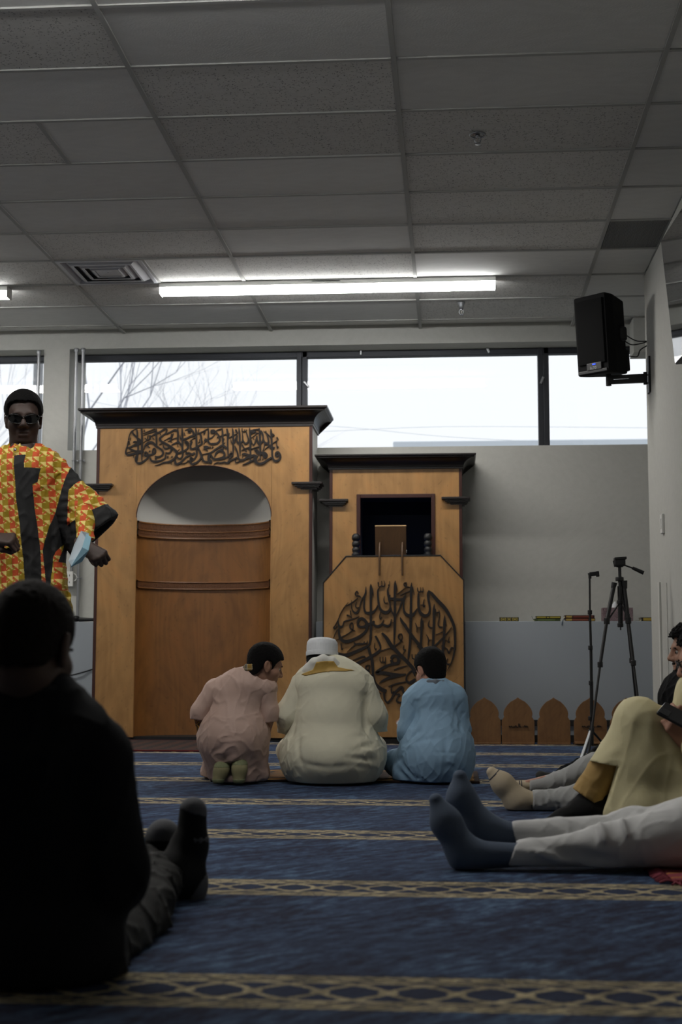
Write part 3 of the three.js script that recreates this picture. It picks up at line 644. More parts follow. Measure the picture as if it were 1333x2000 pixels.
{ // ---- the pulpit
  const o = thing('minbar', 'shorter golden wood pulpit with a dark blue opening and round cut-out script', 'pulpit');
  const X0 = -0.955, X1 = 0.07, ZU = -10.95, ZL = -10.72, Y1 = 2.092;
  const s = new THREE.Shape(); s.moveTo(X0 + 0.02, 0.9); s.lineTo(X1 - 0.02, 0.9); s.lineTo(X1 - 0.02, Y1); s.lineTo(X0 + 0.02, Y1); s.closePath();
  const hole = new THREE.Path(); hole.moveTo(-0.73, 1.2); hole.lineTo(-0.73, 1.882); hole.lineTo(-0.152, 1.882); hole.lineTo(-0.152, 1.2); hole.closePath(); s.holes.push(hole);
  mesh('upper_panel', uvBox(extrude(s, 0.018, 0.001).translate(0, 0, ZU - 0.02)), MAT.birch, o);
  mesh('opening_frame', box(-0.744, -0.714, 1.2, 1.896, ZU - 0.03, ZU + 0.012, 0.003), MAT.mahogany, o); mesh('opening_frame', box(-0.168, -0.138, 1.2, 1.896, ZU - 0.03, ZU + 0.012, 0.003), MAT.mahogany, o); mesh('opening_frame', box(-0.714, -0.168, 1.866, 1.896, ZU - 0.03, ZU + 0.012, 0.003), MAT.mahogany, o);
  mesh('corner_trim', box(X0, X0 + 0.024, 0.9, Y1, ZU - 0.03, ZU + 0.003, 0.002), MAT.mahogany, o); mesh('corner_trim', box(X1 - 0.024, X1, 0.9, Y1, ZU - 0.03, ZU + 0.003, 0.002), MAT.mahogany, o);
  mesh('side_panel', box(X0 + 0.003, X0 + 0.02, 0.04, Y1, -11.08, ZU - 0.02), MAT.mahogany, o); mesh('side_panel', box(X1 - 0.02, X1 - 0.003, 0.04, Y1, -11.08, ZU - 0.02), MAT.mahogany, o);
  mesh('lining', [box(-0.74, -0.72, 1.0, 1.9, -11.35, ZU - 0.03), box(-0.16, -0.14, 1.0, 1.9, -11.35, ZU - 0.03), box(-0.74, -0.14, 1.88, 1.9, -11.35, ZU - 0.03), box(-0.74, -0.14, 1.0, 1.9, -11.36, -11.345)], MAT.navy, o);
  mesh('floor_carpet', box(-0.73, -0.15, 1.36, 1.405, -11.345, ZL - 0.04), M(0x1c4f9c, 0.95), o);
  mesh('cornice', crown(X0, X1, ZU, -11.365, cornice(2.09, 2.195, 0.108)), MAT.espresso, o);
  mesh('shelf_bracket', bracket(-1.031, -0.808, 1.856, ZU, -1), MAT.espresso, o); mesh('shelf_bracket', bracket(-0.088, 0.132, 1.866, ZU, 1), MAT.espresso, o);
  // lower front with cut corners and black edging
  const c = [[-0.98, 0.05], [-0.98, 1.199], [-0.808, 1.398], [-0.098, 1.402], [0.075, 1.216], [0.075, 0.05]];
  const f = new THREE.Shape(); c.forEach(([x, y], i) => i ? f.lineTo(x, y) : f.moveTo(x, y)); f.closePath();
  mesh('front_panel', uvBox(extrude(f, 0.018, 0.001).translate(0, 0, ZL - 0.02)), MAT.birch, o);
  for (let i = 0; i < 5; i++) { const [ax, ay] = c[i], [bx, by] = c[i + 1], L = Math.hypot(bx - ax, by - ay); const g = new RoundedBoxGeometry(L + 0.004, 0.009, 0.026, 1, 0.002).rotateZ(Math.atan2(by - ay, bx - ax)).translate((ax + bx) / 2, (ay + by) / 2, ZL - 0.01); mesh('edging', g, MAT.black, o); }
  mesh('wing', [box(-0.976, -0.96, 0.05, 1.2, -11.08, ZL - 0.022)], MAT.mahogany, o); mesh('wing', [box(0.055, 0.071, 0.05, 1.2, -11.08, ZL - 0.022)], MAT.mahogany, o);
  mesh('plinth', box(-0.96, 0.055, 0, 0.05, -11.05, ZL - 0.03), MAT.black, o);
  const turned = [[0, 0], [0.034, 0], [0.034, 0.03], [0.024, 0.035], [0.03, 0.05], [0.032, 0.062], [0.026, 0.076], [0.022, 0.08], [0.03, 0.09], [0.033, 0.105], [0.028, 0.122], [0.02, 0.127], [0.03, 0.135], [0.034, 0.15], [0.03, 0.172], [0.016, 0.184], [0, 0.186]];
  for (const x of [-0.742, -0.192]) mesh('turned_post', lathe(turned, 8).translate(x, 1.398, -10.86), MAT.black, o);
  mesh('calligraphy', ROUNDEL.flatMap(([q, t]) => strokes(t, q, ZL + 0.008, 0.0065)), MAT.letter, o);
}
{ // reading stand on top of the pulpit's front
  const o = thing('reading_stand', 'small wooden reading stand with two pegs leaning on the pulpit top', 'book stand', [-0.472, 1.405, -10.745]);
  const wm = MAT.dome.clone(); wm.color.setScalar(0.45);  // dome wood darkened: the shade on the board is put into its colour
  const tilt = new THREE.Group(); const bg = new RoundedBoxGeometry(0.235, 0.24, 0.018, 2, 0.004).translate(0, 0.12, 0).rotateX(0.2).translate(0, -0.015, -0.045);
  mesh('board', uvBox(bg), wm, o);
  mesh('top_edge', uvBox(new RoundedBoxGeometry(0.237, 0.008, 0.02, 1, 0.002).translate(0, 0.243, 0).rotateX(0.2).translate(0, -0.015, -0.045)), M(0xc9a87a, 0.6), o);  // paler than the board: light along the top edge painted as colour
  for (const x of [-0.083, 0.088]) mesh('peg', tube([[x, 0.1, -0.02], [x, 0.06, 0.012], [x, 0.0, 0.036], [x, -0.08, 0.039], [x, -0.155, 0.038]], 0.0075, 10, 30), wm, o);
  mesh('catch', new RoundedBoxGeometry(0.006, 0.02, 0.006, 1, 0.002).translate(0.12, 0.03, 0.01), MAT.steel, o);
}
// ---------------------------------------------------------------- five domed book rests along the wall
{
  const dome = () => { const s = new THREE.Shape(), w = 0.119, y1 = 0.19, y2 = 0.343; s.moveTo(-w, 0); s.lineTo(-w, y1 - 0.03); s.bezierCurveTo(-w, y1 - 0.01, -w + 0.012, y1, -w + 0.018, y1 + 0.012); s.bezierCurveTo(-w + 0.004, y1 + 0.045, -w + 0.025, 0.275, -0.05, 0.313); s.quadraticCurveTo(-0.015, 0.33, 0, y2); s.quadraticCurveTo(0.015, 0.33, 0.05, 0.313); s.bezierCurveTo(w - 0.025, 0.275, w - 0.004, y1 + 0.045, w - 0.018, y1 + 0.012); s.bezierCurveTo(w - 0.012, y1, w, y1 - 0.01, w, y1 - 0.03); s.lineTo(w, 0); s.closePath(); return s; };
  const panel = uvBox(extrude(dome(), 0.014, 0.0015, 10)), base = box(-0.119, 0.119, 0, 0.012, -0.13, 0.02, 0.002);
  // mirrored script cut through two of the panels, traced from the photograph
  const glyph = (x, y, sc) => strokes(`-62,-2,3 -58,-8,5 -50,-2,4 -44,-9,5 -38,-2,5 -28,-2,5 -24,-10,5
-28,-2,5 -18,-2,5 -14,-14,4 -8,-2,5 4,-2,5
6,-26,4 8,-2,6
14,-26,4 16,-2,6
16,-2,4 26,-2,4
34,-4,4 40,-4,4
44,-2,4 50,-12,6 56,-2,5 62,-10,5 68,-2,4
66,-2,4 74,-6,3`, [x, y, sc], -10.7685, 0.004);
  const spots = [[0.222, -10.7845, 'domed wooden book rest partly behind the boy in blue, first from the pulpit', 1.0], [0.47, -10.784, 'domed wooden book rest with cut script, second from the pulpit'], [0.733, -10.784, 'plain domed wooden book rest in the middle of the row, no script'], [1.001, -10.784, 'domed wooden book rest with cut script behind the thin stand'], [1.265, -10.784, 'domed wooden book rest half hidden behind the raised cream knee']];
  spots.forEach(([x, z, label, sc = 1], i) => {
    const o = thing('book_rest', label, 'book rest', [x, 0, z], 'domed wooden book rests along the wall');
    const p = mesh('arched_panel', panel, MAT.dome, o); p.scale.set(sc, sc, 1);
    const b = mesh('base_board', base, MAT.dome, o); b.position.set(0, 0, 0.014); b.scale.x = sc;
    if (i === 3) { mesh('base_board', box(-0.119, 0.119, 0.012, 0.024, 0.02, 0.17, 0.002), MAT.dome, o); }
    if (i === 1 || i === 3) { const g = join(glyph(i === 1 ? 1012 : 1155, 1420.5, 3.6)); g.translate(-x, 0, -z); mesh('script', g, MAT.letter, o); }
  });
}
// ---------------------------------------------------------------- things on the ledge
const LEDGE = 0.92;
{
  const book = (x0, x1, y, h, col, page, label, group, gold, rot = 0) => {
    const w = x1 - x0, o = thing('book', label, 'book', [(x0 + x1) / 2, y, -11.19], group); o.rotation.y = rot;
    mesh('cover', [box(-w / 2, w / 2, 0, 0.0035, -0.08, 0.08, 0.001), box(-w / 2, w / 2, h - 0.0035, h, -0.08, 0.08, 0.001), box(-w / 2, w / 2, 0, h, 0.0765, 0.08, 0.001)], M(col, 0.55), o);
    mesh('pages', box(-w / 2 + 0.003, w / 2 - 0.003, 0.0035, h - 0.0035, -0.077, 0.0765), M(page, 0.9), o);
    gold(o, w, h); return o;
  };
  const plate = (o, a, b, h, col) => mesh('spine_label', box(a, b, 0.004, h - 0.004, 0.0795, 0.0812, 0.0005), M(col, 0.45), o);
  book(0.352, 0.499, LEDGE, 0.031, 0x2b2614, 0xbfb795, 'single small dark book with a gold chequered spine, nearest the pulpit', undefined, (o, w, h) => {
    plate(o, -w * 0.44, -w * 0.16, h, 0xa39346); plate(o, -w * 0.1, w * 0.1, h, 0xa39346); plate(o, w * 0.16, w * 0.44, h, 0xa39346);
    for (const x of [-w * 0.3, 0, w * 0.3]) mesh('spine_motif', new THREE.TorusGeometry(0.009, 0.0016, 6, 14).scale(1.4, 1, 1).translate(x, h / 2, 0.0812), M(0x241f10, 0.5), o);
  });
  book(0.618, 0.818, LEDGE, 0.02, 0x3c4a24, 0xcfc7a6, 'green book with a plain spine, lower of the two in the green and gold pair', 'green and gold books', (o, w, h) => { plate(o, -w * 0.36, w * 0.3, h, 0x5b6a3a); mesh('ribbon', tube([[-w / 2, 0.012, 0.07], [-w / 2 - 0.012, 0.022, 0.085], [-w / 2 - 0.02, 0.04, 0.08]], 0.0015, 5), M(0x2f3a22, 0.7), o); });
  book(0.633, 0.822, LEDGE + 0.0205, 0.02, 0x2a2a1a, 0xcfc7a6, 'gold spined book, upper of the two in the green and gold pair', 'green and gold books', (o, w, h) => { plate(o, -w * 0.47, w * 0.47, h, 0x9d8f30); mesh('spine_motif', new THREE.TorusGeometry(0.007, 0.0015, 6, 14).scale(1.9, 1, 1).translate(-0.005, h / 2, 0.0814), M(0x2c2a14, 0.5), o); });
  book(0.856, 1.083, LEDGE, 0.023, 0x3a1d18, 0xcbbf9c, 'brown book with gold ended spine, lower of the red brown pair', 'red brown books', (o, w, h) => { plate(o, -w * 0.48, -w * 0.28, h, 0xa98d45); plate(o, -w * 0.26, w * 0.26, h, 0x7a3f2c); plate(o, w * 0.32, w * 0.48, h, 0xa98d45); mesh('ribbon', tube([[-w / 2, 0.01, 0.075], [-w / 2 - 0.02, 0.01, 0.09], [-w / 2 - 0.03, -0.03, 0.095]], 0.003, 5), M(0x52677a, 0.7), o); });
  book(0.853, 1.078, LEDGE + 0.0235, 0.023, 0x33150f, 0xcbbf9c, 'dark red book with one gold patch, upper of the red brown pair', 'red brown books', (o, w, h) => { plate(o, -w * 0.46, -w * 0.26, h, 0xa98d45); plate(o, -w * 0.22, w * 0.44, h, 0x6e3426); });
  book(1.432, 1.62, LEDGE, 0.029, 0x241c12, 0xd3cba8, 'dark book with gold label, half hidden by the wall corner', undefined, (o, w, h) => { plate(o, -w * 0.42, w * 0.1, h, 0xb0973f); mesh('ribbon', tube([[-w / 2, 0.02, 0.07], [-w / 2 - 0.02, 0.008, 0.085], [-w / 2 - 0.05, 0.0, 0.085], [-w / 2 - 0.06, -0.01, 0.09]], 0.002, 5), M(0x7c8078, 0.7), o); });
  const t = thing('tissue_box', 'mauve marbled tissue box with a tissue poking out, behind the big tripod', 'tissue box', [1.258, LEDGE, -11.19]);
  mesh('carton', box(-0.115, 0.115, 0, 0.105, -0.06, 0.06, 0.003), M(0xffffff, 0.7, { map: tex(256, 128, (u, v) => { const s = wrap2(u, v, 24, 8, 1) * 0.6 + wrap2(u, v, 70, 20, 2) * 0.4; return s > 0.28 ? [66, 48, 54] : [134 + s * 60, 114 + s * 50, 117 + s * 50]; }, [0.23, 0.11]) }), t);
  const tis = new THREE.ConeGeometry(0.035, 0.06, 9, 4, true); const tp = tis.attributes.position; for (let i = 0; i < tp.count; i++) { const y = tp.getY(i), k = 1 + 0.35 * Math.sin(i * 2.1); tp.setX(i, tp.getX(i) * k + y * 0.3); tp.setZ(i, tp.getZ(i) * 0.5); } tis.computeVertexNormals();
  mesh('tissue', tis.translate(-0.02, 0.13, 0), M(0xdfe3e6, 0.9, { side: THREE.DoubleSide }), t);
}
{ // microphone lying on the left part of the ledge
  const o = thing('microphone', 'black handheld microphone lying on the ledge left of the niche', 'microphone', [-2.97, LEDGE + 0.024, -11.13]);
  mesh('handle', lathe([[0, 0], [0.011, 0], [0.013, 0.01], [0.017, 0.12], [0.018, 0.14], [0, 0.14]], 18).rotateZ(Math.PI / 2).translate(0.15, -0.006, 0), MAT.black, o);
  mesh('grille', lathe([[0, -0.005], [0.018, 0], [0.025, 0.015], [0.026, 0.03], [0.02, 0.048], [0, 0.055]], 18).rotateZ(Math.PI / 2).translate(0.012, 0, 0), M(0x1b1c1e, 0.5, { metalness: 0.6 }), o);
}
tag(mesh('power_cord', tube([[-3.16, 0.525, -11.09], [-3.02, 0.50, -11.085], [-2.92, 0.52, -11.085], [-2.84, 0.545, -11.09], [-2.8, 0.55, -11.0]], 0.005, 8, 40), MAT.rubber), 'thin black cord against the low wall left of the niche', 'cord');
// ---------------------------------------------------------------- conduits and outlet by the left window
{
  const conduit = (x, z, y0, y1, clips, label, bend) => {
    const o = thing('conduit', label, 'pipe', [x, 0, z], undefined);
    mesh('pipe', bend ? tube([[0, y1, 0], [0, y1 - 0.2, 0], [0, 2.5, 0], ...bend, [bend[bend.length - 1][0], y0, bend[bend.length - 1][2]]], 0.0135, 12, 120) : rod([0, y0, 0], [0, y1, 0], 0.0135, 0.0135, 16), MAT.steel, o);
    for (const [y, dx = 0, dz = 0] of clips) mesh('strap', [new THREE.TorusGeometry(0.0165, 0.004, 6, 20).rotateX(Math.PI / 2).translate(dx, y, dz), box(dx + 0.014, dx + 0.03, y - 0.008, y + 0.008, dz - 0.012, dz - 0.006, 0.001)], MAT.steel, o);
    mesh('coupling', [lathe([[0.0135, 0], [0.02, 0], [0.02, 0.03], [0.0135, 0.03]], 16).translate(0, y1 - 0.03, 0)], MAT.steel, o);
  };
  conduit(-3.085, -11.34, 1.33, 3.174, [[2.24]], 'left pipe of the pair at the window edge, ending in the outlet box');
  conduit(-3.028, -11.34, 0.945, 3.174, [[2.24], [1.28]], 'right pipe of the pair at the window edge, running to the ledge');
  conduit(-3.40, -11.34, 1.2, 3.16, [[2.24]], 'metal pipe crossing the small left window behind the standing man');
  const b = thing('outlet_box', 'white surface outlet box under the left pipe behind the standing man', 'outlet', [-3.105, 1.215, -11.35]);
  mesh('box', box(-0.035, 0.035, 0, 0.115, -0.02, 0.03, 0.004), MAT.white, b); mesh('face_plate', box(-0.038, 0.038, -0.003, 0.118, 0.03, 0.034, 0.002), MAT.white, b);
  for (const y of [0.03, 0.085]) mesh('socket', [box(-0.012, -0.008, y - 0.008, y + 0.008, 0.034, 0.0355), box(0.008, 0.012, y - 0.008, y + 0.008, 0.034, 0.0355)], MAT.black, b);
  mesh('cable_loop', new THREE.TorusGeometry(0.03, 0.004, 6, 24, Math.PI).rotateZ(-Math.PI / 2).translate(0.036, 0.07, 0.02), MAT.white, b);
}
// ---------------------------------------------------------------- loudspeaker on a wall arm
{
  const o = thing('loudspeaker', 'black loudspeaker with a blue light on an arm in the top right corner', 'loudspeaker', [1.05, 2.835, -9.75]);
  const sh = new THREE.Shape(); // plan: baffle in front, sides taper to the back
  sh.moveTo(-0.145, 0.13); sh.lineTo(0.145, 0.13); sh.lineTo(0.145, 0.06); sh.lineTo(0.08, -0.11); sh.lineTo(-0.08, -0.11); sh.lineTo(-0.145, 0.06); sh.closePath();
  const body = extrude(sh, 0.52, 0.012, 4).rotateX(Math.PI / 2).translate(0, 0.26, 0);      // y becomes z, extruded downwards
  const turn = new THREE.Matrix4().makeRotationFromEuler(new THREE.Euler(0.1, -0.86, -0.035, 'YXZ'));
  const put = (g) => g.scale(0.9, 1, 0.95).applyMatrix4(turn);
  const bp = body.attributes.position; for (let i = 0; i < bp.count; i++) { const y = bp.getY(i), z = bp.getZ(i); if (y > 0.2) bp.setY(i, y - 0.04 * clamp((0.1 - z) / 0.24) ); } body.computeVertexNormals();
  mesh('cabinet', put(uvBox(body)), P(0x0a0b0c, 0.8, { specularIntensity: 0.35 }), o);
  const gr = tex(64, 64, (u, v) => { const d = Math.hypot((u * 4) % 1 - 0.5, (v * 4) % 1 - 0.5); return d < 0.33 ? 40 : 210; }, [0.02, 0.02], false);
  mesh('grille', put(uvBox(new RoundedBoxGeometry(0.272, 0.44, 0.012, 2, 0.005).translate(0, 0.02, 0.147))), P(0x090a0b, 0.85, { bumpMap: gr, bumpScale: 0.001, specularIntensity: 0.3 }), o);
  mesh('lower_panel', put(new RoundedBoxGeometry(0.15, 0.05, 0.014, 2, 0.004).translate(0.02, -0.218, 0.147)), M(0x1c1d20, 0.4), o);
  mesh('foot_strip', put(box(-0.145, 0.145, -0.262, -0.24, 0.13, 0.15, 0.004)), M(0x232427, 0.45), o);
  mesh('power_light', put(box(0.008, 0.038, -0.208, -0.2, 0.153, 0.157, 0.001)), M(0x2340ff, 0.4, { emissive: 0x2050ff, emissiveIntensity: 1.6 }), o);
  const font = await new FontLoader().loadAsync('fonts/droid/droid_sans_bold.typeface.json');
  const tg = new TextGeometry('ALTO', { font, size: 0.019, depth: 0.002, curveSegments: 4 }); tg.translate(-0.018, -0.237, 0.1545);
  mesh('logo', put(tg), M(0x9a9da0, 0.4, { metalness: 0.5 }), o);
  mesh('rear_handle', put(box(0.08, 0.14, -0.05, 0.05, -0.1, -0.03, 0.02)), M(0x0f1012, 0.7), o);
  mesh('rear_box', put(box(-0.08, 0.08, -0.25, -0.1, -0.17, -0.1, 0.012)), M(0x0f1012, 0.7), o);
  const k = thing('speaker_bracket', 'black slotted wall arm holding the loudspeaker by the window corner', 'bracket', [1.34, 2.53, -9.75]);
  mesh('wall_plate', box(-0.004, 0.0095, -0.1, 0.15, -0.045, 0.045, 0.003), MAT.black, k);
  const ar = new THREE.Shape(); ar.moveTo(-0.27, -0.032); ar.lineTo(-0.03, -0.025); ar.lineTo(-0.03, 0.03); ar.lineTo(-0.27, 0.022); ar.closePath(); const ho = new THREE.Path(); ho.moveTo(-0.24, -0.008); ho.lineTo(-0.24, 0.003); ho.lineTo(-0.13, 0.008); ho.lineTo(-0.13, -0.002); ho.closePath(); ar.holes.push(ho);
  mesh('arm', extrude(ar, 0.03, 0.002).translate(0, 0, -0.015), MAT.black, k);
  mesh('hinge', [rod([-0.022, -0.04, 0], [-0.022, 0.045, 0], 0.013), box(-0.02, 0, 0.022, 0.028, -0.012, 0.012), box(-0.02, 0, -0.034, -0.028, -0.012, 0.012)], MAT.black, k);
  mesh('post', [rod([-0.27, -0.045, 0], [-0.27, 0.05, 0], 0.019), lathe([[0, 0.05], [0.03, 0.05], [0.03, 0.056], [0, 0.056]], 16).translate(-0.27, 0, 0)], MAT.black, k);
  const cab = [[[1.17, 2.9, -9.86], [1.22, 2.85, -9.85], [1.28, 2.815, -9.84], [1.345, 2.81, -9.83]], [[1.17, 2.93, -9.86], [1.19, 2.83, -9.85], [1.24, 2.79, -9.84], [1.3, 2.795, -9.84], [1.346, 2.808, -9.84]], [[1.17, 2.71, -9.86], [1.22, 2.712, -9.85], [1.28, 2.706, -9.84], [1.3, 2.75, -9.84], [1.346, 2.78, -9.84]]];
  ['upper slack black cable from the loudspeaker into the wall', 'middle drooping black cable from the loudspeaker into the wall', 'lowest wavy black cable from the loudspeaker into the wall'].forEach((l, i) => tag(mesh('speaker_cable', tube(cab[i], 0.004, 8, 40), MAT.rubber), l, 'cable'));
}
{ // television on the right wall, leaning forward
  const o = thing('television', 'dark glossy wall television at the right edge mirroring the ceiling', 'television', [1.2325, 2.611, -8.0]);
  o.rotation.y = 0.045;
  const S = (g) => g.rotateZ(0.0885), w = 1.45, h = 0.718;
  mesh('panel', S(box(-0.012, 0.025, -h / 2, h / 2, 0, w, 0.004)), MAT.black, o);
  mesh('screen', S(box(-0.0165, -0.0125, -h / 2 + 0.006, h / 2 - 0.004, 0.004, w - 0.006, 0.001)), P(0x0a0c10, 0.05, { clearcoat: 1, clearcoatRoughness: 0.02, specularIntensity: 1, ior: 1.9 }), o);
  mesh('mount', S(box(0.025, 0.07, -0.1, 0.2, 0.6, 1.0, 0.004)), MAT.black, o);
}
{ // wall control
  const o = thing('wall_switch', 'small white wall control on the right wall', 'switch', [RIGHTX, 1.42, -9.27]);
  mesh('plate', box(-0.018, 0, 0, 0.125, -0.04, 0.04, 0.004), MAT.white, o); mesh('rocker', box(-0.022, -0.018, 0.03, 0.095, -0.016, 0.016, 0.002), MAT.white, o);
}
// ---------------------------------------------------------------- tripods
function knuckle(p, r, h) { return lathe([[0, -h], [r * 0.9, -h], [r, -h * 0.8], [r, h * 0.8], [r * 0.9, h], [0, h]], 14).translate(p.x, p.y, p.z); }
{
  const z = -9.1, b = at(1216, 1310, z), o = thing('camera_tripod', 'tall black camera tripod with a pan handle and no camera', 'tripod');
  const top = at(1212, 1145, z), col0 = at(1211, 1100, z), colEnd = at(1213, 1225, z);
  mesh('centre_column', [rod(top, at(1211, 1106, z), 0.010), rod(top, colEnd, 0.017, 0.015), knuckle(at(1212.5, 1221, z), 0.019, 0.012), rod(at(1213, 1224, z), at(1213, 1231, z), 0.004)], MAT.black, o);
  mesh('head', [knuckle(at(1211, 1104, z), 0.022, 0.012), new RoundedBoxGeometry(0.07, 0.05, 0.06, 2, 0.01).translate(col0.x, col0.y + 0.005, z), new RoundedBoxGeometry(0.075, 0.016, 0.075, 2, 0.004).rotateZ(0.06).translate(at(1212, 1091, z).x, at(1212, 1091, z).y, z), rod(at(1200, 1095, z), at(1203, 1107, z), 0.008)], MAT.black, o);
  mesh('pan_handle', [rod(at(1218, 1103, z), at(1238, 1110, z), 0.005), rod(at(1236, 1109, z), at(1258, 1119, z), 0.010, 0.013)], MAT.black, o);
  mesh('shoulder', [knuckle(at(1211, 1131, z), 0.026, 0.012), rod(at(1201, 1138, z), at(1198, 1150, z), 0.018, 0.014), rod(at(1220, 1134, z), at(1221, 1150, z), 0.02, 0.016), rod(at(1212, 1130, z), at(1216, 1150, z - 0.1), 0.018, 0.014)], MAT.black, o);
  const leg = (a, k1, k2, foot) => { const g = [rod(a, k1, 0.0135, 0.0125), knuckle(k1, 0.0185, 0.02), rod(k1, k2, 0.0105), knuckle(k2, 0.0165, 0.017), rod(k2, foot, 0.0075), new THREE.SphereGeometry(0.012, 10, 8).translate(foot.x, foot.y, foot.z)]; mesh('leg', g, MAT.black, o); };
  const F = (px, zz) => { const v = at(px, 1310, zz); v.y = 0.012; return v; };
  leg(at(1199, 1148, z), at(1186, 1213, z + 0.1), at(1173, 1298, z + 0.2), F(1146, z + 0.38));
  leg(at(1220, 1148, z), at(1228, 1212, z + 0.06), at(1238, 1295, z + 0.12), F(1258, z + 0.28));
  leg(at(1216, 1148, z - 0.1), at(1226, 1205, z - 0.2), at(1235, 1290, z - 0.32), F(1250, z - 0.55));
  mesh('brace', [rod(at(1211, 1177, z), at(1190, 1209, z + 0.09), 0.005), rod(at(1213, 1177, z), at(1226, 1205, z + 0.05), 0.005), rod(at(1213, 1177, z), at(1224, 1200, z - 0.18), 0.005), knuckle(at(1212, 1176, z), 0.02, 0.012)], MAT.black, o);
}
{
  const z = -9.25, o = thing('phone_stand', 'thin black telescopic phone stand left of the big tripod', 'stand');
  const A = (x, y) => at(x, y, z);
  mesh('pole', [rod(A(1152.5, 1128), A(1153, 1196), 0.006), rod(A(1153, 1196), A(1155, 1265), 0.008), rod(A(1155, 1265), A(1156, 1334), 0.0095), rod(A(1156, 1334), A(1157, 1455), 0.0115)], MAT.black, o);
  for (const [x, y] of [[1153, 1196], [1154, 1265], [1155, 1334], [1154, 1403]]) mesh('collar', [knuckle(A(x, y), 0.0145, 0.014), rod(A(x - 4, y), A(x + 1, y), 0.006)], MAT.black, o);
  mesh('phone_clamp', [new RoundedBoxGeometry(0.055, 0.026, 0.03, 2, 0.005).rotateZ(0.1).translate(A(1160, 1121).x, A(1160, 1121).y, z), new RoundedBoxGeometry(0.02, 0.036, 0.032, 2, 0.004).rotateZ(0.1).translate(A(1168, 1121).x, A(1168, 1121).y, z), rod(A(1150, 1123), A(1156, 1121), 0.012, 0.009), rod(A(1153, 1130), A(1153, 1124), 0.01)], MAT.black, o);
  const F = (px, zz) => { const v = at(px, 1310, zz); v.y = 0.008; return v; };
  const hub = A(1156.5, 1425); mesh('hub', [knuckle(hub, 0.016, 0.014), rod(A(1150, 1428), hub, 0.008)], MAT.black, o);
  mesh('leg', box(-0.008, 0.008, 0, 1, -0.004, 0.004, 0.002).applyMatrix4(alongY(A(1154, 1427), F(1131, z + 0.5))), M(0xd5d8dc, 0.35, { metalness: 0.2 }), o).userData.label = 'silver edged leg';
  mesh('leg', rod(A(1157, 1430), F(1136, z + 0.35), 0.007), MAT.black, o); mesh('leg', rod(A(1158, 1428), F(1195, z - 0.1), 0.007), MAT.black, o);
}
function alongY(a, b) { const d = b.clone().sub(a), L = d.length(), q = new THREE.Quaternion().setFromUnitVectors(V(0, 1, 0), d.normalize()); return new THREE.Matrix4().compose(a, q, V(1, L, 1)); }
// ---------------------------------------------------------------- rugs
{
  const dark = tex(256, 256, (u, v) => { const e = Math.min(u, 1 - u, v, 1 - v); if (e < 0.02) return [92, 26, 24]; if (e < 0.09) return [22, 14, 14]; const s = Math.abs(Math.sin(u * 25)) * Math.abs(Math.sin(v * 31)); return s > 0.55 ? [70, 40, 26] : [26 + wrap2(u, v, 60) * 6, 15, 15]; }, [1, 1]);
  const rug = (x0, x1, z0, z1, map, label, ry = 0) => { const o = thing('prayer_rug', label, 'rug', [(x0 + x1) / 2, 0, (z0 + z1) / 2]); o.rotation.y = ry; const g = new RoundedBoxGeometry(x1 - x0, 0.012, z1 - z0, 2, 0.004).translate(0, 0.006, 0); const p = g.attributes.position, uv = g.attributes.uv; for (let i = 0; i < p.count; i++) uv.setXY(i, p.getX(i) / (x1 - x0) + 0.5, p.getZ(i) / (z1 - z0) + 0.5); mesh('pile', g, M(0xffffff, 0.95, { map }), o); return o; };
  rug(-2.6, -1.62, -10.9, -9.55, dark, 'dark rug with a thin red edge on the floor of the niche');
  const gold = tex(256, 256, (u, v) => { const e = Math.min(u, 1 - u, v, 1 - v); if (e < 0.02) return [40, 22, 14]; if (e < 0.1) return Math.sin((u + v) * 60) > -0.1 ? [176, 128, 44] : [48, 24, 16]; return Math.abs(Math.sin(u * 20)) * Math.abs(Math.sin(v * 24)) > 0.5 ? [120, 84, 34] : [40, 24, 20]; }, [1, 1]);
  rug(-1.2, 0.12, -7.75, -7.05, gold, 'dark gold patterned rug spread under the three kneeling figures');
  const pink = tex(256, 256, (u, v) => { const d = Math.abs(((u * 3 + v * 5) % 1) - 0.5) < 0.07; return d ? [186, 128, 40] : [138 + wrap2(u, v, 60) * 14, 56, 66]; }, [1, 1]);
  const pr = rug(0.56, 1.2, -4.22, -3.82, pink, 'red fringed rug under the hips of the man in white trousers');
  const fr = []; for (let i = 0; i < 60; i++) { const z = -0.195 + 0.39 * i / 59, y = 0.006; fr.push(tube([[-0.318, y, z], [-0.335, y + 0.003 + rnd() * 0.006, z + (rnd() - 0.5) * 0.01], [-0.352 - rnd() * 0.012, 0.003, z + (rnd() - 0.5) * 0.02]], 0.0025, 5, 4)); }
  for (let i = 0; i < 90; i++) { const x = -0.318 + 0.63 * i / 89; fr.push(tube([[x, 0.006, 0.198], [x + (rnd() - 0.5) * 0.01, 0.008, 0.21], [x + (rnd() - 0.5) * 0.02, 0.003, 0.225 + rnd() * 0.01]], 0.0025, 5, 4)); }
  mesh('fringe', fr, M(0x8e3f4c, 0.95), pr).userData.kind = 'stuff';
}
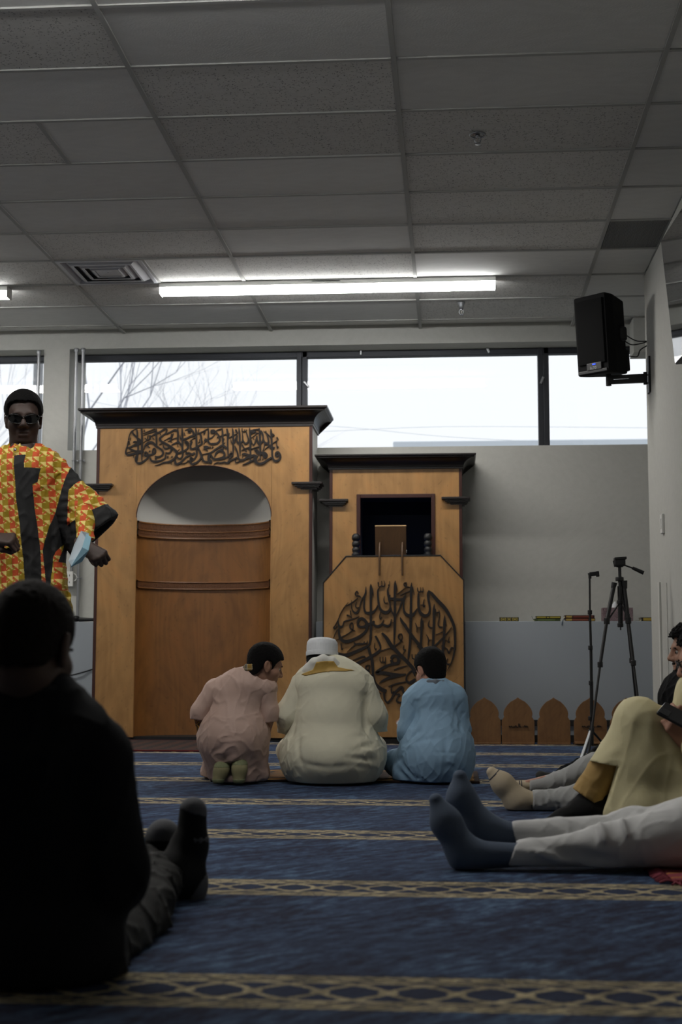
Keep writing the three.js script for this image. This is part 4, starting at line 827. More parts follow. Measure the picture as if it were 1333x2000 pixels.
// ---------------------------------------------------------------- sculpting: distance fields, meshed
// primitives: C = tapered capsule, B = ellipsoid (with optional turn); k = how softly each joins what came before
const C = (a, b, ra, rb = ra, k = 0.03, sq = null) => { const d = b.clone().sub(a); return { t: 0, a, d, l2: Math.max(d.lengthSq(), 1e-9), ra, rb, k, sq, c: a.clone().add(b).multiplyScalar(0.5), R: Math.sqrt(d.lengthSq()) / 2 + Math.max(ra, rb) * (sq ? Math.max(1, ...sq) : 1) }; };
const B = (c, r, k = 0.03, q = null) => ({ t: 1, c, r, k, q: q ? new THREE.Quaternion().setFromEuler(new THREE.Euler(...q, 'YXZ')).invert() : null, R: Math.max(...r) });
const tv = V();
function prim(o, x, y, z) {
  if (o.t === 0) {
    const ax = x - o.a.x, ay = y - o.a.y, az = z - o.a.z; let h = (ax * o.d.x + ay * o.d.y + az * o.d.z) / o.l2; h = h < 0 ? 0 : h > 1 ? 1 : h;
    let dx = ax - o.d.x * h, dy = ay - o.d.y * h, dz = az - o.d.z * h; let f = 1;
    if (o.sq) { dx /= o.sq[0]; dy /= o.sq[1]; dz /= o.sq[2]; f = Math.min(...o.sq); }
    return (Math.sqrt(dx * dx + dy * dy + dz * dz) - (o.ra + (o.rb - o.ra) * h)) * f;
  }
  let dx = x - o.c.x, dy = y - o.c.y, dz = z - o.c.z;
  if (o.q) { tv.set(dx, dy, dz).applyQuaternion(o.q); dx = tv.x; dy = tv.y; dz = tv.z; }
  const ux = dx / o.r[0], uy = dy / o.r[1], uz = dz / o.r[2], k0 = Math.sqrt(ux * ux + uy * uy + uz * uz);
  const wx = ux / o.r[0], wy = uy / o.r[1], wz = uz / o.r[2], k1 = Math.sqrt(wx * wx + wy * wy + wz * wz);
  return k1 < 1e-9 ? -Math.min(...o.r) : k0 * (k0 - 1) / k1;
}
function field(list) {
  return (x, y, z) => {
    let d = 1e3;
    for (const o of list) {
      const ex = x - o.c.x, ey = y - o.c.y, ez = z - o.c.z, far = Math.sqrt(ex * ex + ey * ey + ez * ez) - o.R;
      if (far > d + o.k && far > 0.01 && d < 900) continue;
      const e = prim(o, x, y, z), k = o.k;
      if (o.cut) { const h = Math.max(k - Math.abs(d + e), 0) / k; d = Math.max(d, -e) + h * h * k * 0.25; continue; }
      if (d > 900) { d = e; continue; }
      const h = Math.max(k - Math.abs(d - e), 0) / k; d = Math.min(d, e) - h * h * k * 0.25;
    }
    return d;
  };
}
const cut = (o) => { o.cut = true; return o; };
function surface(f, lo, hi, cell) { // surface nets over the blocks that the surface crosses
  const nx = Math.ceil((hi[0] - lo[0]) / cell) + 1, ny = Math.ceil((hi[1] - lo[1]) / cell) + 1, nz = Math.ceil((hi[2] - lo[2]) / cell) + 1;
  const g = new Float32Array(nx * ny * nz).fill(9), BS = 6, hd = BS * cell * 0.87;
  for (let bz = 0; bz < nz; bz += BS) for (let by = 0; by < ny; by += BS) for (let bx = 0; bx < nx; bx += BS) {
    const d = f(lo[0] + (bx + BS / 2) * cell, lo[1] + (by + BS / 2) * cell, lo[2] + (bz + BS / 2) * cell), skip = Math.abs(d) > hd * 1.7 + 0.012;
    for (let k = bz; k < Math.min(nz, bz + BS); k++) for (let j = by; j < Math.min(ny, by + BS); j++) for (let i = bx; i < Math.min(nx, bx + BS); i++)
      g[(k * ny + j) * nx + i] = i === 0 || j === 0 || k === 0 || i === nx - 1 || j === ny - 1 || k === nz - 1 ? 1 : skip ? d : f(lo[0] + i * cell, lo[1] + j * cell, lo[2] + k * cell);
  }
  const id = new Int32Array(nx * ny * nz).fill(-1), pos = [], idx = [];
  const off = [0, 1, nx, nx + 1, nx * ny, nx * ny + 1, nx * ny + nx, nx * ny + nx + 1], E = [[0, 1], [2, 3], [4, 5], [6, 7], [0, 2], [1, 3], [4, 6], [5, 7], [0, 4], [1, 5], [2, 6], [3, 7]];
  for (let k = 0; k + 1 < nz; k++) for (let j = 0; j + 1 < ny; j++) for (let i = 0; i + 1 < nx; i++) {
    const q = (k * ny + j) * nx + i; let m = 0; for (let c = 0; c < 8; c++) if (g[q + off[c]] < 0) m |= 1 << c;
    if (m === 0 || m === 255) continue;
    let sx = 0, sy = 0, sz = 0, n = 0;
    for (const [a, b] of E) { const A = (m >> a) & 1, Bb = (m >> b) & 1; if (A === Bb) continue; const va = g[q + off[a]], vb = g[q + off[b]], t = va / (va - vb); sx += (a & 1) + ((b & 1) - (a & 1)) * t; sy += ((a >> 1) & 1) + (((b >> 1) & 1) - ((a >> 1) & 1)) * t; sz += (a >> 2) + ((b >> 2) - (a >> 2)) * t; n++; }
    id[q] = pos.length / 3; pos.push(lo[0] + (i + sx / n) * cell, lo[1] + (j + sy / n) * cell, lo[2] + (k + sz / n) * cell);
  }
  const face = (a, b, c, d, s) => { if (a < 0 || b < 0 || c < 0 || d < 0) return; if (s) idx.push(a, b, c, a, c, d); else idx.push(a, c, b, a, d, c); };
  for (let k = 1; k + 1 < nz; k++) for (let j = 1; j + 1 < ny; j++) for (let i = 1; i + 1 < nx; i++) {
    const q = (k * ny + j) * nx + i, s = g[q] < 0;
    if (s !== g[q + 1] < 0) face(id[q - nx - nx * ny], id[q - nx * ny], id[q], id[q - nx], s);
    if (s !== g[q + nx] < 0) face(id[q - 1 - nx * ny], id[q - 1], id[q], id[q - nx * ny], s);
    if (s !== g[q + nx * ny] < 0) face(id[q - 1 - nx], id[q - nx], id[q], id[q - 1], s);
  }
  const geo = new THREE.BufferGeometry(); geo.setAttribute('position', new THREE.Float32BufferAttribute(pos, 3)); geo.setIndex(idx); geo.computeVertexNormals();
  return geo;
}
function bounds(list, pad) { const lo = [1e9, 1e9, 1e9], hi = [-1e9, -1e9, -1e9]; for (const o of list) { if (o.cut) continue; const ps = o.t === 0 ? [o.a, o.a.clone().add(o.d)] : [o.c], r = o.t === 0 ? Math.max(o.ra, o.rb) * (o.sq ? Math.max(...o.sq) : 1) : Math.max(...o.r); for (const p of ps) ['x', 'y', 'z'].forEach((c, i) => { lo[i] = Math.min(lo[i], p[c] - r - pad); hi[i] = Math.max(hi[i], p[c] + r + pad); }); } return [lo, hi]; }
// a part sculpted from primitives; mod(d, x, y, z) may add folds, hems and openings
function sculpt(list, cell, mod = null, floor = null, mapUv = null) {
  const f0 = field(list), f = mod ? (x, y, z) => mod(f0(x, y, z), x, y, z) : f0; const [lo, hi] = bounds(list, 0.03);
  const ff = floor === null ? f : (x, y, z) => Math.max(f(x, y, z), floor - y);
  let g = surface(ff, lo, hi, cell);
  if (mapUv) { const p = g.attributes.position, uv = new Float32Array(p.count * 2); for (let i = 0; i < p.count; i++) { const [u, v] = mapUv(p.getX(i), p.getY(i), p.getZ(i)); uv[2 * i] = u; uv[2 * i + 1] = v; } g.setAttribute('uv', new THREE.BufferAttribute(uv, 2)); return g.toNonIndexed(); }
  return uvBox(g);
}
// grooves and ridges along lines: each fold is [a, b, half width, depth] (depth < 0: ridge)
function folds(list) {
  const L = list.map(([a, b, w, h]) => ({ a, d: b.clone().sub(a), l2: b.distanceToSquared(a) || 1e-6, w: w * 1.3, h: h * 0.72 }));
  return (x, y, z) => { let s = 0; for (const o of L) { const ax = x - o.a.x, ay = y - o.a.y, az = z - o.a.z; let t = (ax * o.d.x + ay * o.d.y + az * o.d.z) / o.l2; t = clamp(t); const dx = ax - o.d.x * t, dy = ay - o.d.y * t, dz = az - o.d.z * t, q = (dx * dx + dy * dy + dz * dz) / (o.w * o.w); if (q < 9) s += o.h * Math.exp(-q) * (0.35 + 0.65 * Math.sin(Math.PI * clamp(t, 0.08, 0.92))); } return s; };
}
// ---------------------------------------------------------------- heads and hands in their own frames
const headPrims = (o = {}) => {
  const j = o.jaw ?? 1;
  return [B(V(0, 0.035, -0.012), [0.073, 0.086, 0.093], 0.01), B(V(0, -0.045, 0.026), [0.056 * j, 0.074, 0.06], 0.03), B(V(0, -0.098, 0.056), [0.026 * j, 0.02, 0.022], 0.03),
    B(V(-0.036, -0.028, 0.052), [0.03, 0.028, 0.03], 0.025), B(V(0.036, -0.028, 0.052), [0.03, 0.028, 0.03], 0.025), C(V(-0.03, 0.022, 0.074), V(0.03, 0.022, 0.074), 0.013, 0.013, 0.025),
    C(V(0, 0.014, 0.082), V(0, -0.026, 0.103 * (o.nose ?? 1)), 0.009, 0.0125, 0.014), B(V(-0.014, -0.031, 0.09), [0.01, 0.009, 0.012], 0.01), B(V(0.014, -0.031, 0.09), [0.01, 0.009, 0.012], 0.01),
    cut(B(V(-0.032, 0.002, 0.094), [0.019, 0.012, 0.016], 0.016)), cut(B(V(0.032, 0.002, 0.094), [0.019, 0.012, 0.016], 0.016)),
    C(V(-0.018, -0.061, 0.079), V(0.018, -0.061, 0.079), 0.0085, 0.0085, 0.012), C(V(-0.014, -0.073, 0.077), V(0.014, -0.073, 0.077), 0.0095, 0.0095, 0.01), cut(C(V(-0.021, -0.0665, 0.089), V(0.021, -0.0665, 0.089), 0.0022, 0.0022, 0.005)),
    ...[-1, 1].flatMap((s) => [B(V(s * 0.076, -0.008, -0.008), [0.009, 0.033, 0.02], 0.008, [s * 0.35, 0.12, -s * 0.12]), cut(B(V(s * 0.087, -0.004, -0.002), [0.007, 0.02, 0.011], 0.006, [s * 0.35, 0, 0])), B(V(s * 0.073, -0.036, 0.0), [0.007, 0.009, 0.008], 0.006)]),
    C(V(0, -0.06, -0.018), o.neck ?? V(0, -0.185, -0.035), 0.052 * (o.thick ?? 1), 0.058 * (o.thick ?? 1), 0.025)];
};
const HL = [[0.1, 0.074], [0.075, 0.072], [0.055, 0.055], [0.04, 0.03], [0.03, -0.005], [0.012, -0.022], [0.0, 0.012], [-0.02, 0.0], [-0.035, -0.035], [-0.06, -0.06], [-0.12, -0.075]];
const hairline = (z, t = HL) => { if (z >= t[0][0]) return t[0][1]; for (let i = 0; i + 1 < t.length; i++) if (z >= t[i + 1][0]) { const [a, b] = [t[i], t[i + 1]]; return mix(b[1], a[1], (z - b[0]) / (a[0] - b[0])); } return t[t.length - 1][1]; };
function headMatrix(c, yaw, pitch, roll, s) { return new THREE.Matrix4().compose(c, new THREE.Quaternion().setFromEuler(new THREE.Euler(pitch, yaw, roll, 'YXZ')), V(s, s, s)); }
// the neck keeps towards the shoulders when the head bows
function headGeo(m, cell = 0.0032, o = {}) { const dn = V(0, -1, 0).applyQuaternion(new THREE.Quaternion().setFromRotationMatrix(m.clone().scale(V(1 / m.getMaxScaleOnAxis(), 1 / m.getMaxScaleOnAxis(), 1 / m.getMaxScaleOnAxis()))).invert()); dn.lerp(V(0, -1, -0.13), 0.25).normalize(); const L = headPrims({ ...o, neck: o.to ? o.to.clone().applyMatrix4(m.clone().invert()) : V(0, -0.06, -0.018).addScaledVector(dn, 0.125) }), f = field(L), e = L[L.length - 1]; const nb = e.a.clone().add(e.d); return uvBox(surface(f, [Math.min(-0.1, nb.x - 0.07), Math.min(-0.2, nb.y - 0.07), Math.min(-0.12, nb.z - 0.07)], [Math.max(0.1, nb.x + 0.07), 0.135, Math.max(0.125, nb.z + 0.07)], cell)).applyMatrix4(m); }
function hairGeo(m, thick = 0.009, o = {}) {
  const L = headPrims(o).slice(0, 1), f = field([L[0], B(V(0, -0.03, -0.035), [0.064, 0.07, 0.062], 0.03)]);
  return uvBox(surface((x, y, z) => { const n = (o.curl ? n3(x * 55, y * 55, z * 55) * 0.007 + n3(x * 120 + 3, y * 120, z * 120) * 0.003 : 0) + n3(x * 160, y * 160, z * 160) * 0.0016 + n3(x * 50, y * 50, z * 50) * 0.001; const line = hairline(z, o.line) + n3(x * 60, 1, z * 60) * 0.004; return Math.max(f(x, y, z) - thick * sm(-0.08, 0.07, y) - 0.003 + n, (line - y) * 0.8, o.ears === false ? -1 : 0.03 - Math.hypot((Math.abs(x) - 0.08) * 0.8, (y + 0.008) * 0.85, z + 0.004)); }, [-0.1, -0.12, -0.13], [0.1, 0.15, 0.11], o.cell ?? 0.0034)).applyMatrix4(m);
}
const FING = [[0.029, 0.088, [0.042, 0.026, 0.021]], [0.01, 0.092, [0.046, 0.029, 0.022]], [-0.01, 0.088, [0.043, 0.027, 0.021]], [-0.028, 0.079, [0.033, 0.021, 0.019]]];
function handGeo(wrist, dir, dorsal, side, curls, thumb, s = 1, cell = 0.0032) {
  const y = dir.clone().normalize(), z = dorsal.clone().addScaledVector(y, -dorsal.dot(y)).normalize(), x = y.clone().cross(z).multiplyScalar(side);
  const L = [C(V(0, -0.03, 0), V(0, 0.015, 0), 0.026, 0.027, 0.02, [1, 1, 0.75])];
  FING.forEach(([fx, fy, len], i) => {
    L.push(C(V(fx * 0.5, 0.008, 0), V(fx, fy, 0.002), 0.0145, 0.0125, 0.014));
    let p = V(fx, fy, 0.002), a = 0; const sp = fx * 1.6; const c = curls[i] ?? curls[curls.length - 1];
    len.forEach((l, k) => { a += c[k]; const q = p.clone().add(V(Math.sin(sp) * l * Math.cos(a), Math.cos(a) * l, -Math.sin(a) * l)); L.push(C(p, q, 0.0098 - k * 0.0011, 0.009 - k * 0.0012, k ? 0.003 : 0.006)); p = q; });
  });
  L.push(B(V(0.02, 0.035, -0.012), [0.016, 0.028, 0.014], 0.012)); L.push(B(V(-0.022, 0.035, -0.01), [0.012, 0.028, 0.011], 0.012));
  const t = thumb ?? [V(0.022, 0.022, -0.008), V(0.044, 0.05, -0.02), V(0.05, 0.077, -0.03), V(0.05, 0.1, -0.036)];
  for (let i = 0; i + 1 < t.length; i++) L.push(C(t[i], t[i + 1], 0.0125 - i * 0.0014, 0.0115 - i * 0.0016, 0.006));
  const [lo, hi] = bounds(L, 0.012); const m = new THREE.Matrix4().makeBasis(x, y, z).scale(V(s, s, s)).setPosition(wrist);
  const g = uvBox(surface(field(L), lo, hi, cell / s)); g.applyMatrix4(m);
  if (side < 0) { const p = g.attributes.position, n = g.attributes.normal; for (let i = 0; i < p.count; i += 3) for (const a of [p, n]) for (let c = 0; c < 3; c++) { const k = a.array[(i + 1) * 3 + c]; a.array[(i + 1) * 3 + c] = a.array[(i + 2) * 3 + c]; a.array[(i + 2) * 3 + c] = k; } }
  g.computeVertexNormals && 0; return g;
}
const FIST = [[1.1, 1.5, 0.9], [1.2, 1.5, 0.9], [1.25, 1.5, 0.9], [1.3, 1.5, 0.9]], HOLD = [[0.7, 0.9, 0.5], [0.75, 0.95, 0.5], [0.8, 0.95, 0.5], [0.9, 1, 0.5]], EASE = [[0.25, 0.35, 0.2], [0.3, 0.4, 0.25], [0.35, 0.45, 0.25], [0.4, 0.5, 0.3]];
const skinMat = (r, g, b, rough = 0.55) => P(new THREE.Color().setRGB(r, g, b), rough, { bumpMap: tex(128, 128, (u, v) => 128 + wrap2(u, v, 60) * 50 + wrap2(u, v, 30) * 30, [0.05, 0.05], false), bumpScale: 0.0004, specularIntensity: 0.7 });
const hairBump = tex(128, 128, (u, v) => 128 + wrap2(u, v, 30, 90) * 90, [0.02, 0.02], false);
const hairMat = (c) => P(c, 0.75, { bumpMap: hairBump, bumpScale: 0.002, specularIntensity: 0.35 });
const SKIN = { dark: skinMat(0.055, 0.034, 0.027), deep: skinMat(0.115, 0.07, 0.052), tan: skinMat(0.4, 0.21, 0.145), olive: skinMat(0.33, 0.18, 0.12), brown: skinMat(0.22, 0.11, 0.07) };
const HAIR = { black: hairMat(0x0b0a0a), brown: hairMat(0x120f0e) };
function figure(label, pos) { return thing('person', label, 'person', pos); }
// everything of a figure is measured in world metres, then moved under the figure's own base
function add(o, name, geo, mat, parent = null) { const g = Array.isArray(geo) ? join(geo) : geo; g.translate(-o.position.x, -o.position.y, -o.position.z); return mesh(name, g, mat, parent ?? o); }
function eyes(o, m, white = 0x9d9690) {
  for (const s of [-1, 1]) {
    const e = add(o, 'eye', new THREE.SphereGeometry(0.0112, 16, 12).translate(s * 0.031, 0.001, 0.0715).applyMatrix4(m), P(white, 0.25));
    add(o, 'iris', new THREE.SphereGeometry(0.0062, 12, 8).scale(1, 1, 0.5).translate(s * 0.0315, 0.0005, 0.081).applyMatrix4(m), P(0x1a0e08, 0.2), e);
    add(o, 'eyebrow', uvBox(new THREE.CapsuleGeometry(0.0035, 0.024, 4, 8).rotateZ(Math.PI / 2 + s * -0.12).translate(s * 0.034, 0.021, 0.085)).applyMatrix4(m), HAIR.black);
  }
}
function spectacles(o, m, frameMat, lensMat) {
  // flat-topped lenses, a little higher at the outside
  const rim = (s, k, z) => { const r = []; for (let i = 0; i < 32; i++) { const a = i / 32 * 6.2832, c = Math.cos(a), n = Math.sin(a), x = 0.03 * k * Math.sign(c) * Math.pow(Math.abs(c), 0.72), y = (n > 0 ? 0.016 : 0.023) * k * Math.sign(n) * Math.pow(Math.abs(n), 0.72); r.push(V(s * (0.0355 + x), y + 0.0015 + x * 0.12, z - 0.012 * Math.pow(Math.abs(x + 0.01) / 0.03, 2))); } return r; };
  const fr = [];
  for (const s of [-1, 1]) { fr.push(uvBox(new THREE.TubeGeometry(new THREE.CatmullRomCurve3(rim(s, 1, 0.102), true), 64, 0.0024, 6, true))); fr.push(uvBox(tube([[s * 0.0655, 0.009, 0.089], [s * 0.076, 0.011, 0.07], [s * 0.08, 0.009, 0.02], [s * 0.082, 0.006, -0.015]], 0.0026, 6))); }
  fr.push(uvBox(tube([[-0.008, 0.006, 0.1], [0, 0.009, 0.105], [0.008, 0.006, 0.1]], 0.0026, 6)));
  const g = add(o, 'glasses', join(fr).applyMatrix4(m), frameMat);
  for (const s of [-1, 1]) { const pos = [], c = V(s * 0.0355, 0.0, 0.1015), r = rim(s, 0.98, 0.1005); for (let i = 0; i < r.length; i++) { const a = r[i], b = r[(i + 1) % r.length]; pos.push(c.x, c.y, c.z, a.x, a.y, a.z, b.x, b.y, b.z); } const q = new THREE.BufferGeometry(); q.setAttribute('position', new THREE.Float32BufferAttribute(pos, 3)); q.computeVertexNormals(); add(o, 'lens', uvBox(q).applyMatrix4(m), lensMat, g); }
}
// ---------------------------------------------------------------- people
const J = at, W = (px, z) => px * Math.abs(z) / FOCAL * 1.003;      // a length in the photograph at depth z, in metres
const poly = (pts, z) => pts.map(([x, y]) => { const v = at(x, y, z); return [v.x, v.y]; });
const edgeOf = (p) => (x, y) => { let m = 1e9; for (let i = 0, j = p.length - 1; i < p.length; j = i++) { const ex = p[i][0] - p[j][0], ey = p[i][1] - p[j][1], t = clamp(((x - p[j][0]) * ex + (y - p[j][1]) * ey) / (ex * ex + ey * ey)); m = Math.min(m, Math.hypot(x - p[j][0] - ex * t, y - p[j][1] - ey * t)); } return inside(p, x, y) ? -m : m; };
const inside = (p, x, y) => { let c = false; for (let i = 0, j = p.length - 1; i < p.length; j = i++) if ((p[i][1] > y) !== (p[j][1] > y) && x < (p[j][0] - p[i][0]) * (y - p[i][1]) / (p[j][1] - p[i][1]) + p[i][0]) c = !c; return c; };
const crease = (f, a) => (x, y, z) => { // soft waves, and sharper pulled ridges across them
  const w = n3(x * 3, y * 3, z * 3) * 0.12, r = 1 - Math.abs(n3((x + w) * f * 0.8 + 7, (y - w) * f * 0.42 + x * f * 0.35, z * f * 0.8)), r2 = 1 - Math.abs(n3((x - y * 0.7) * f * 1.1, (y + x * 0.7) * f * 0.4 + 3, z * f));
  return (n3(x * f * 0.7, y * f * 0.4, z * f * 0.7) * 0.45 - Math.pow(r, 5) * 0.6 - Math.pow(r2, 7) * 0.45) * a;
};
const plane = (p, n) => { const c = p.dot(n); return (x, y, z) => x * n.x + y * n.y + z * n.z - c; };
// an open tube of cloth ending at a plane: hollow near its mouth
const mouth = (d, q, t = 0.01, deep = 0.1) => Math.max(d, q, q > -deep ? -(d + t) : -1);
const bodyGeo = (list, extra, cell = 0.014) => join([sculpt(list, cell), ...extra]);

{ // ---- the man standing at the left
  const z = -6.2, o = figure('standing man with dark glasses in an orange and yellow patterned robe with black panels', [J(48, 1300, z).x, 0, z]);
  const p = (x, y, dz = 0) => J(x, y, z + dz), w = (px) => W(px, z);
  const hm = headMatrix(p(46, 818), 0.3, 0.16, 0.02, 1.0), ho = { jaw: 1.14, thick: 1.15 };
  const hip = p(58, 1225), lh = p(-12, 1052, 0.27), rh = p(166, 1066, 0.19);
  add(o, 'body', bodyGeo([C(p(46, 880), p(48, 930), 0.058, 0.09, 0.04), C(p(48, 940), hip, 0.13, 0.13, 0.05, [1.1, 1, 0.7]), C(p(-10, 920), p(105, 920), 0.06, 0.06, 0.05),
    C(p(112, 930, -0.02), p(164, 1000, 0.0), 0.042, 0.036, 0.03), C(p(164, 1000, 0.01), rh, 0.034, 0.026, 0.03), C(p(-15, 930), p(-72, 1040, 0.05), 0.045, 0.04, 0.03), C(p(-72, 1040, 0.05), lh, 0.038, 0.028, 0.03),
    C(hip.clone().add(V(-0.09, 0, 0)), V(o.position.x - 0.08, 0.06, z), 0.085, 0.045, 0.03), C(hip.clone().add(V(0.09, 0, 0)), V(o.position.x + 0.1, 0.06, z), 0.085, 0.045, 0.03)],
    [headGeo(hm, 0.0028, ho), handGeo(lh, V(0.94, -0.08, 0.22), V(0.0, 0.75, 0.65), 1, FIST, [V(0.02, 0.02, -0.01), V(0.036, 0.05, -0.03), V(0.03, 0.078, -0.04), V(0.018, 0.095, -0.045)]), handGeo(rh, V(0.78, -0.55, 0.2), V(0.25, 0.35, 0.9), -1, FIST, [V(0.022, 0.02, -0.01), V(0.036, 0.05, -0.032), V(0.03, 0.078, -0.045), V(0.022, 0.1, -0.05)])]), SKIN.dark);
  add(o, 'hair', hairGeo(hm, 0.012, { line: [[0.1, 0.082], [0.07, 0.08], [0.05, 0.07], [0.036, 0.045], [0.026, 0.01], [0.012, -0.02], [0.0, 0.0], [-0.03, -0.03], [-0.06, -0.06], [-0.12, -0.075]] }), HAIR.black);
  eyes(o, hm, 0x8a8580);
  spectacles(o, hm, M(0x0c0c0d, 0.25), P(0x050506, 0.12, { side: THREE.DoubleSide }));
  // printed cloth, laid flat on the figure: columns of squares and triangles, black panels sewn in
  const P1 = (l) => poly(l, z);
  const black = [P1([[42, 897], [63, 895], [63, 921], [92, 921], [87, 948], [79, 953], [82, 1000], [92, 1078], [97, 1190], [104, 1420], [66, 1420], [68, 1190], [62, 1090], [56, 1030], [49, 980]]),
    P1([[142, 902], [175, 928], [150, 950], [141, 960], [139, 1010], [136, 1053], [122, 1070], [112, 1090], [108, 1168], [104, 1165], [96, 1080], [106, 1033], [122, 983], [134, 936]]),
    P1([[136, 1030], [160, 1016], [190, 998], [214, 983], [240, 990], [230, 1030], [160, 1100], [120, 1100], [128, 1060]]), P1([[-6, 1050], [6, 1110], [14, 1200], [8, 1420], [-40, 1420], [-40, 1050]])];
  const x0 = o.position.x - 0.6, TW = 1.3, y0 = -0.05, TH = 1.6;
  const print = tex(1024, 1280, (u, v) => {
    const x = x0 + u * TW, y = y0 + v * TH;
    for (const q of black) if (inside(q, x, y)) { const n = n2(x * 90, y * 70) * 3; return [22 + n, 22 + n, 23 + n]; }
    const sl = x > o.position.x + 0.24 ? 0.6 : 0.0, a = sl ? -0.5 : -0.09, X = x * Math.cos(a) - y * Math.sin(a), Y = x * Math.sin(a) + y * Math.cos(a);
    const cw = 0.028, ch = 0.026, ci = Math.floor(X / cw), fx = X / cw - ci, ri = Math.floor(Y / ch), fy = Y / ch - ri, odd = ((ci % 2) + 2) % 2, r = ((ri + (ci >> 1)) % 2 + 2) % 2;
    const red = [196, 78, 32], olive = [158, 130, 14], cream = [220, 200, 116];
    const main = odd ? red : olive, th = 8 * n2(x * 200, y * 200);
    let c; if (r === 0) c = main; else c = fx + fy > 1.05 ? cream : Math.abs(fx - fy) < 0.12 ? (odd ? olive : red) : fx * 0.8 + fy < 0.5 ? cream : main;
    return c.map((k) => k + th);
  }, [1, 1]);
  const uvm = (x, y) => [(x - x0) / TW, (y - y0) / TH];
  const cloth = P(0xffffff, 0.8, { map: print, bumpMap: weaveBump, bumpScale: 0.0004, sheen: 0.15 });
  const fr = crease(8, 0.009), q1 = plane(p(186, 1046), V(0.66, -0.75, 0).normalize()), q2 = plane(p(-74, 1046), V(-0.5, -0.86, 0).normalize());
  const fl = folds([[p(75, 930, 0.15), p(85, 1180, 0.15), 0.02, 0.012], [p(30, 960, 0.15), p(40, 1180, 0.15), 0.025, -0.012], [p(110, 1000, 0.1), p(104, 1180, 0.12), 0.02, 0.014], [p(135, 960, 0.05), p(140, 1060, 0.05), 0.012, 0.02], [p(150, 940, 0.1), p(190, 1010, 0.06), 0.015, -0.01], [p(15, 1000, 0.15), p(10, 1180, 0.15), 0.02, 0.012]]);
  add(o, 'robe', sculpt([C(p(-12, 918), p(104, 918), w(26), w(26), 0.05, [1, 1, 1.1]), C(p(46, 940), p(56, 1180), w(80), w(74), 0.05, [1, 1, 0.72]), C(p(56, 1180), V(o.position.x + 0.01, 0.12, z), w(74), 0.18, 0.05, [1, 1, 0.8]), C(p(46, 890), p(47, 915), 0.07, 0.11, 0.04), cut(C(p(46, 850), p(46, 889, 0.02), 0.06, 0.062, 0.01))], 0.0065,
    (d, x, y, zz) => Math.max(d + fr(x, y, zz) + fl(x, y, zz) + n2(x * 22, y * 1.5) * 0.006, 0.1 - y), null, uvm), cloth);
  const sl = (list, q, name, map = uvm) => add(o, name, sculpt(list, 0.006, (d, x, y, zz) => mouth(d + fr(x, y, zz) * 0.8 + fl(x, y, zz) + n2(x * 10, y * 26) * 0.003, q(x, y, zz), 0.02), null, map), cloth);
  sl([C(p(96, 934), p(196, 1058), w(44), w(62), 0.03, [1, 1, 0.6])], q1, 'wide_sleeve'); sl([C(p(-4, 934), p(-82, 1060), w(42), w(60), 0.03, [1, 1, 0.6])], q2, 'wide_sleeve');
  const q3 = plane(p(172, 1055, 0.18), V(0.2, -0.98, 0).normalize()); sl([C(p(164, 1004, 0.05), p(170, 1080, 0.22), w(18), w(16), 0.02)], q3, 'inner_sleeve', (x, y) => uvm(x - 0.17, y + 0.27));
  const col = []; for (let i = 0; i <= 22; i++) { const a = i / 22 * 6.283; col.push(p(46, 888).add(V(Math.sin(a) * 0.074, 0.006 - Math.cos(a) * 0.012, Math.cos(a) * 0.07 + 0.012))); }
  add(o, 'collar', (() => { const g = new THREE.TubeGeometry(new THREE.CatmullRomCurve3(col, true), 60, 0.012, 8, true); const pp = g.attributes.position, uv = g.attributes.uv; for (let i = 0; i < uv.count; i++) { const [u, v] = uvm(pp.getX(i), pp.getY(i)); uv.setXY(i, u, v); } return g; })(), cloth);
  add(o, 'button', uvBox(new THREE.SphereGeometry(0.008, 10, 8).translate(p(45, 886).x, p(45, 886).y, z + 0.115)), MAT.chrome);
  for (const s of [-1, 1]) add(o, 'shoe', sculpt([C(V(o.position.x + s * 0.09, 0.045, z - 0.06), V(o.position.x + s * 0.1, 0.04, z + 0.14), 0.042, 0.038, 0.02)], 0.01, null, 0), MAT.black);
  // folded face mask in his hand
  const k = thing('face_mask', 'pale blue folded face mask held in the standing man\'s hand', 'face mask', [p(152, 1072, 0.25).x, p(152, 1072, 0.25).y, z + 0.25]);
  const m1 = (l, dz, t) => { const s = new THREE.Shape(); l.forEach(([x, y], i) => { const v = at(x, y, z + 0.25); i ? s.lineTo(v.x - k.position.x, v.y - k.position.y) : s.moveTo(v.x - k.position.x, v.y - k.position.y); }); s.closePath(); const g = extrude(s, t, 0.001, 4); const pp = g.attributes.position; for (let i = 0; i < pp.count; i++) pp.setZ(i, pp.getZ(i) + dz + 0.012 * Math.sin((pp.getX(i) + pp.getY(i)) * 60)); g.computeVertexNormals(); return uvBox(g); };
  mesh('pleated_side', m1([[158, 1037], [174, 1042], [174, 1062], [162, 1086], [141, 1106], [136, 1096], [146, 1064]], 0, 0.003), M(0xdfe8ee, 0.9), k);
  mesh('folded_side', m1([[170, 1044], [180, 1050], [175, 1076], [160, 1097], [140, 1108], [150, 1092], [164, 1070]], 0.01, 0.003), M(0x9fcbdc, 0.9), k);
}
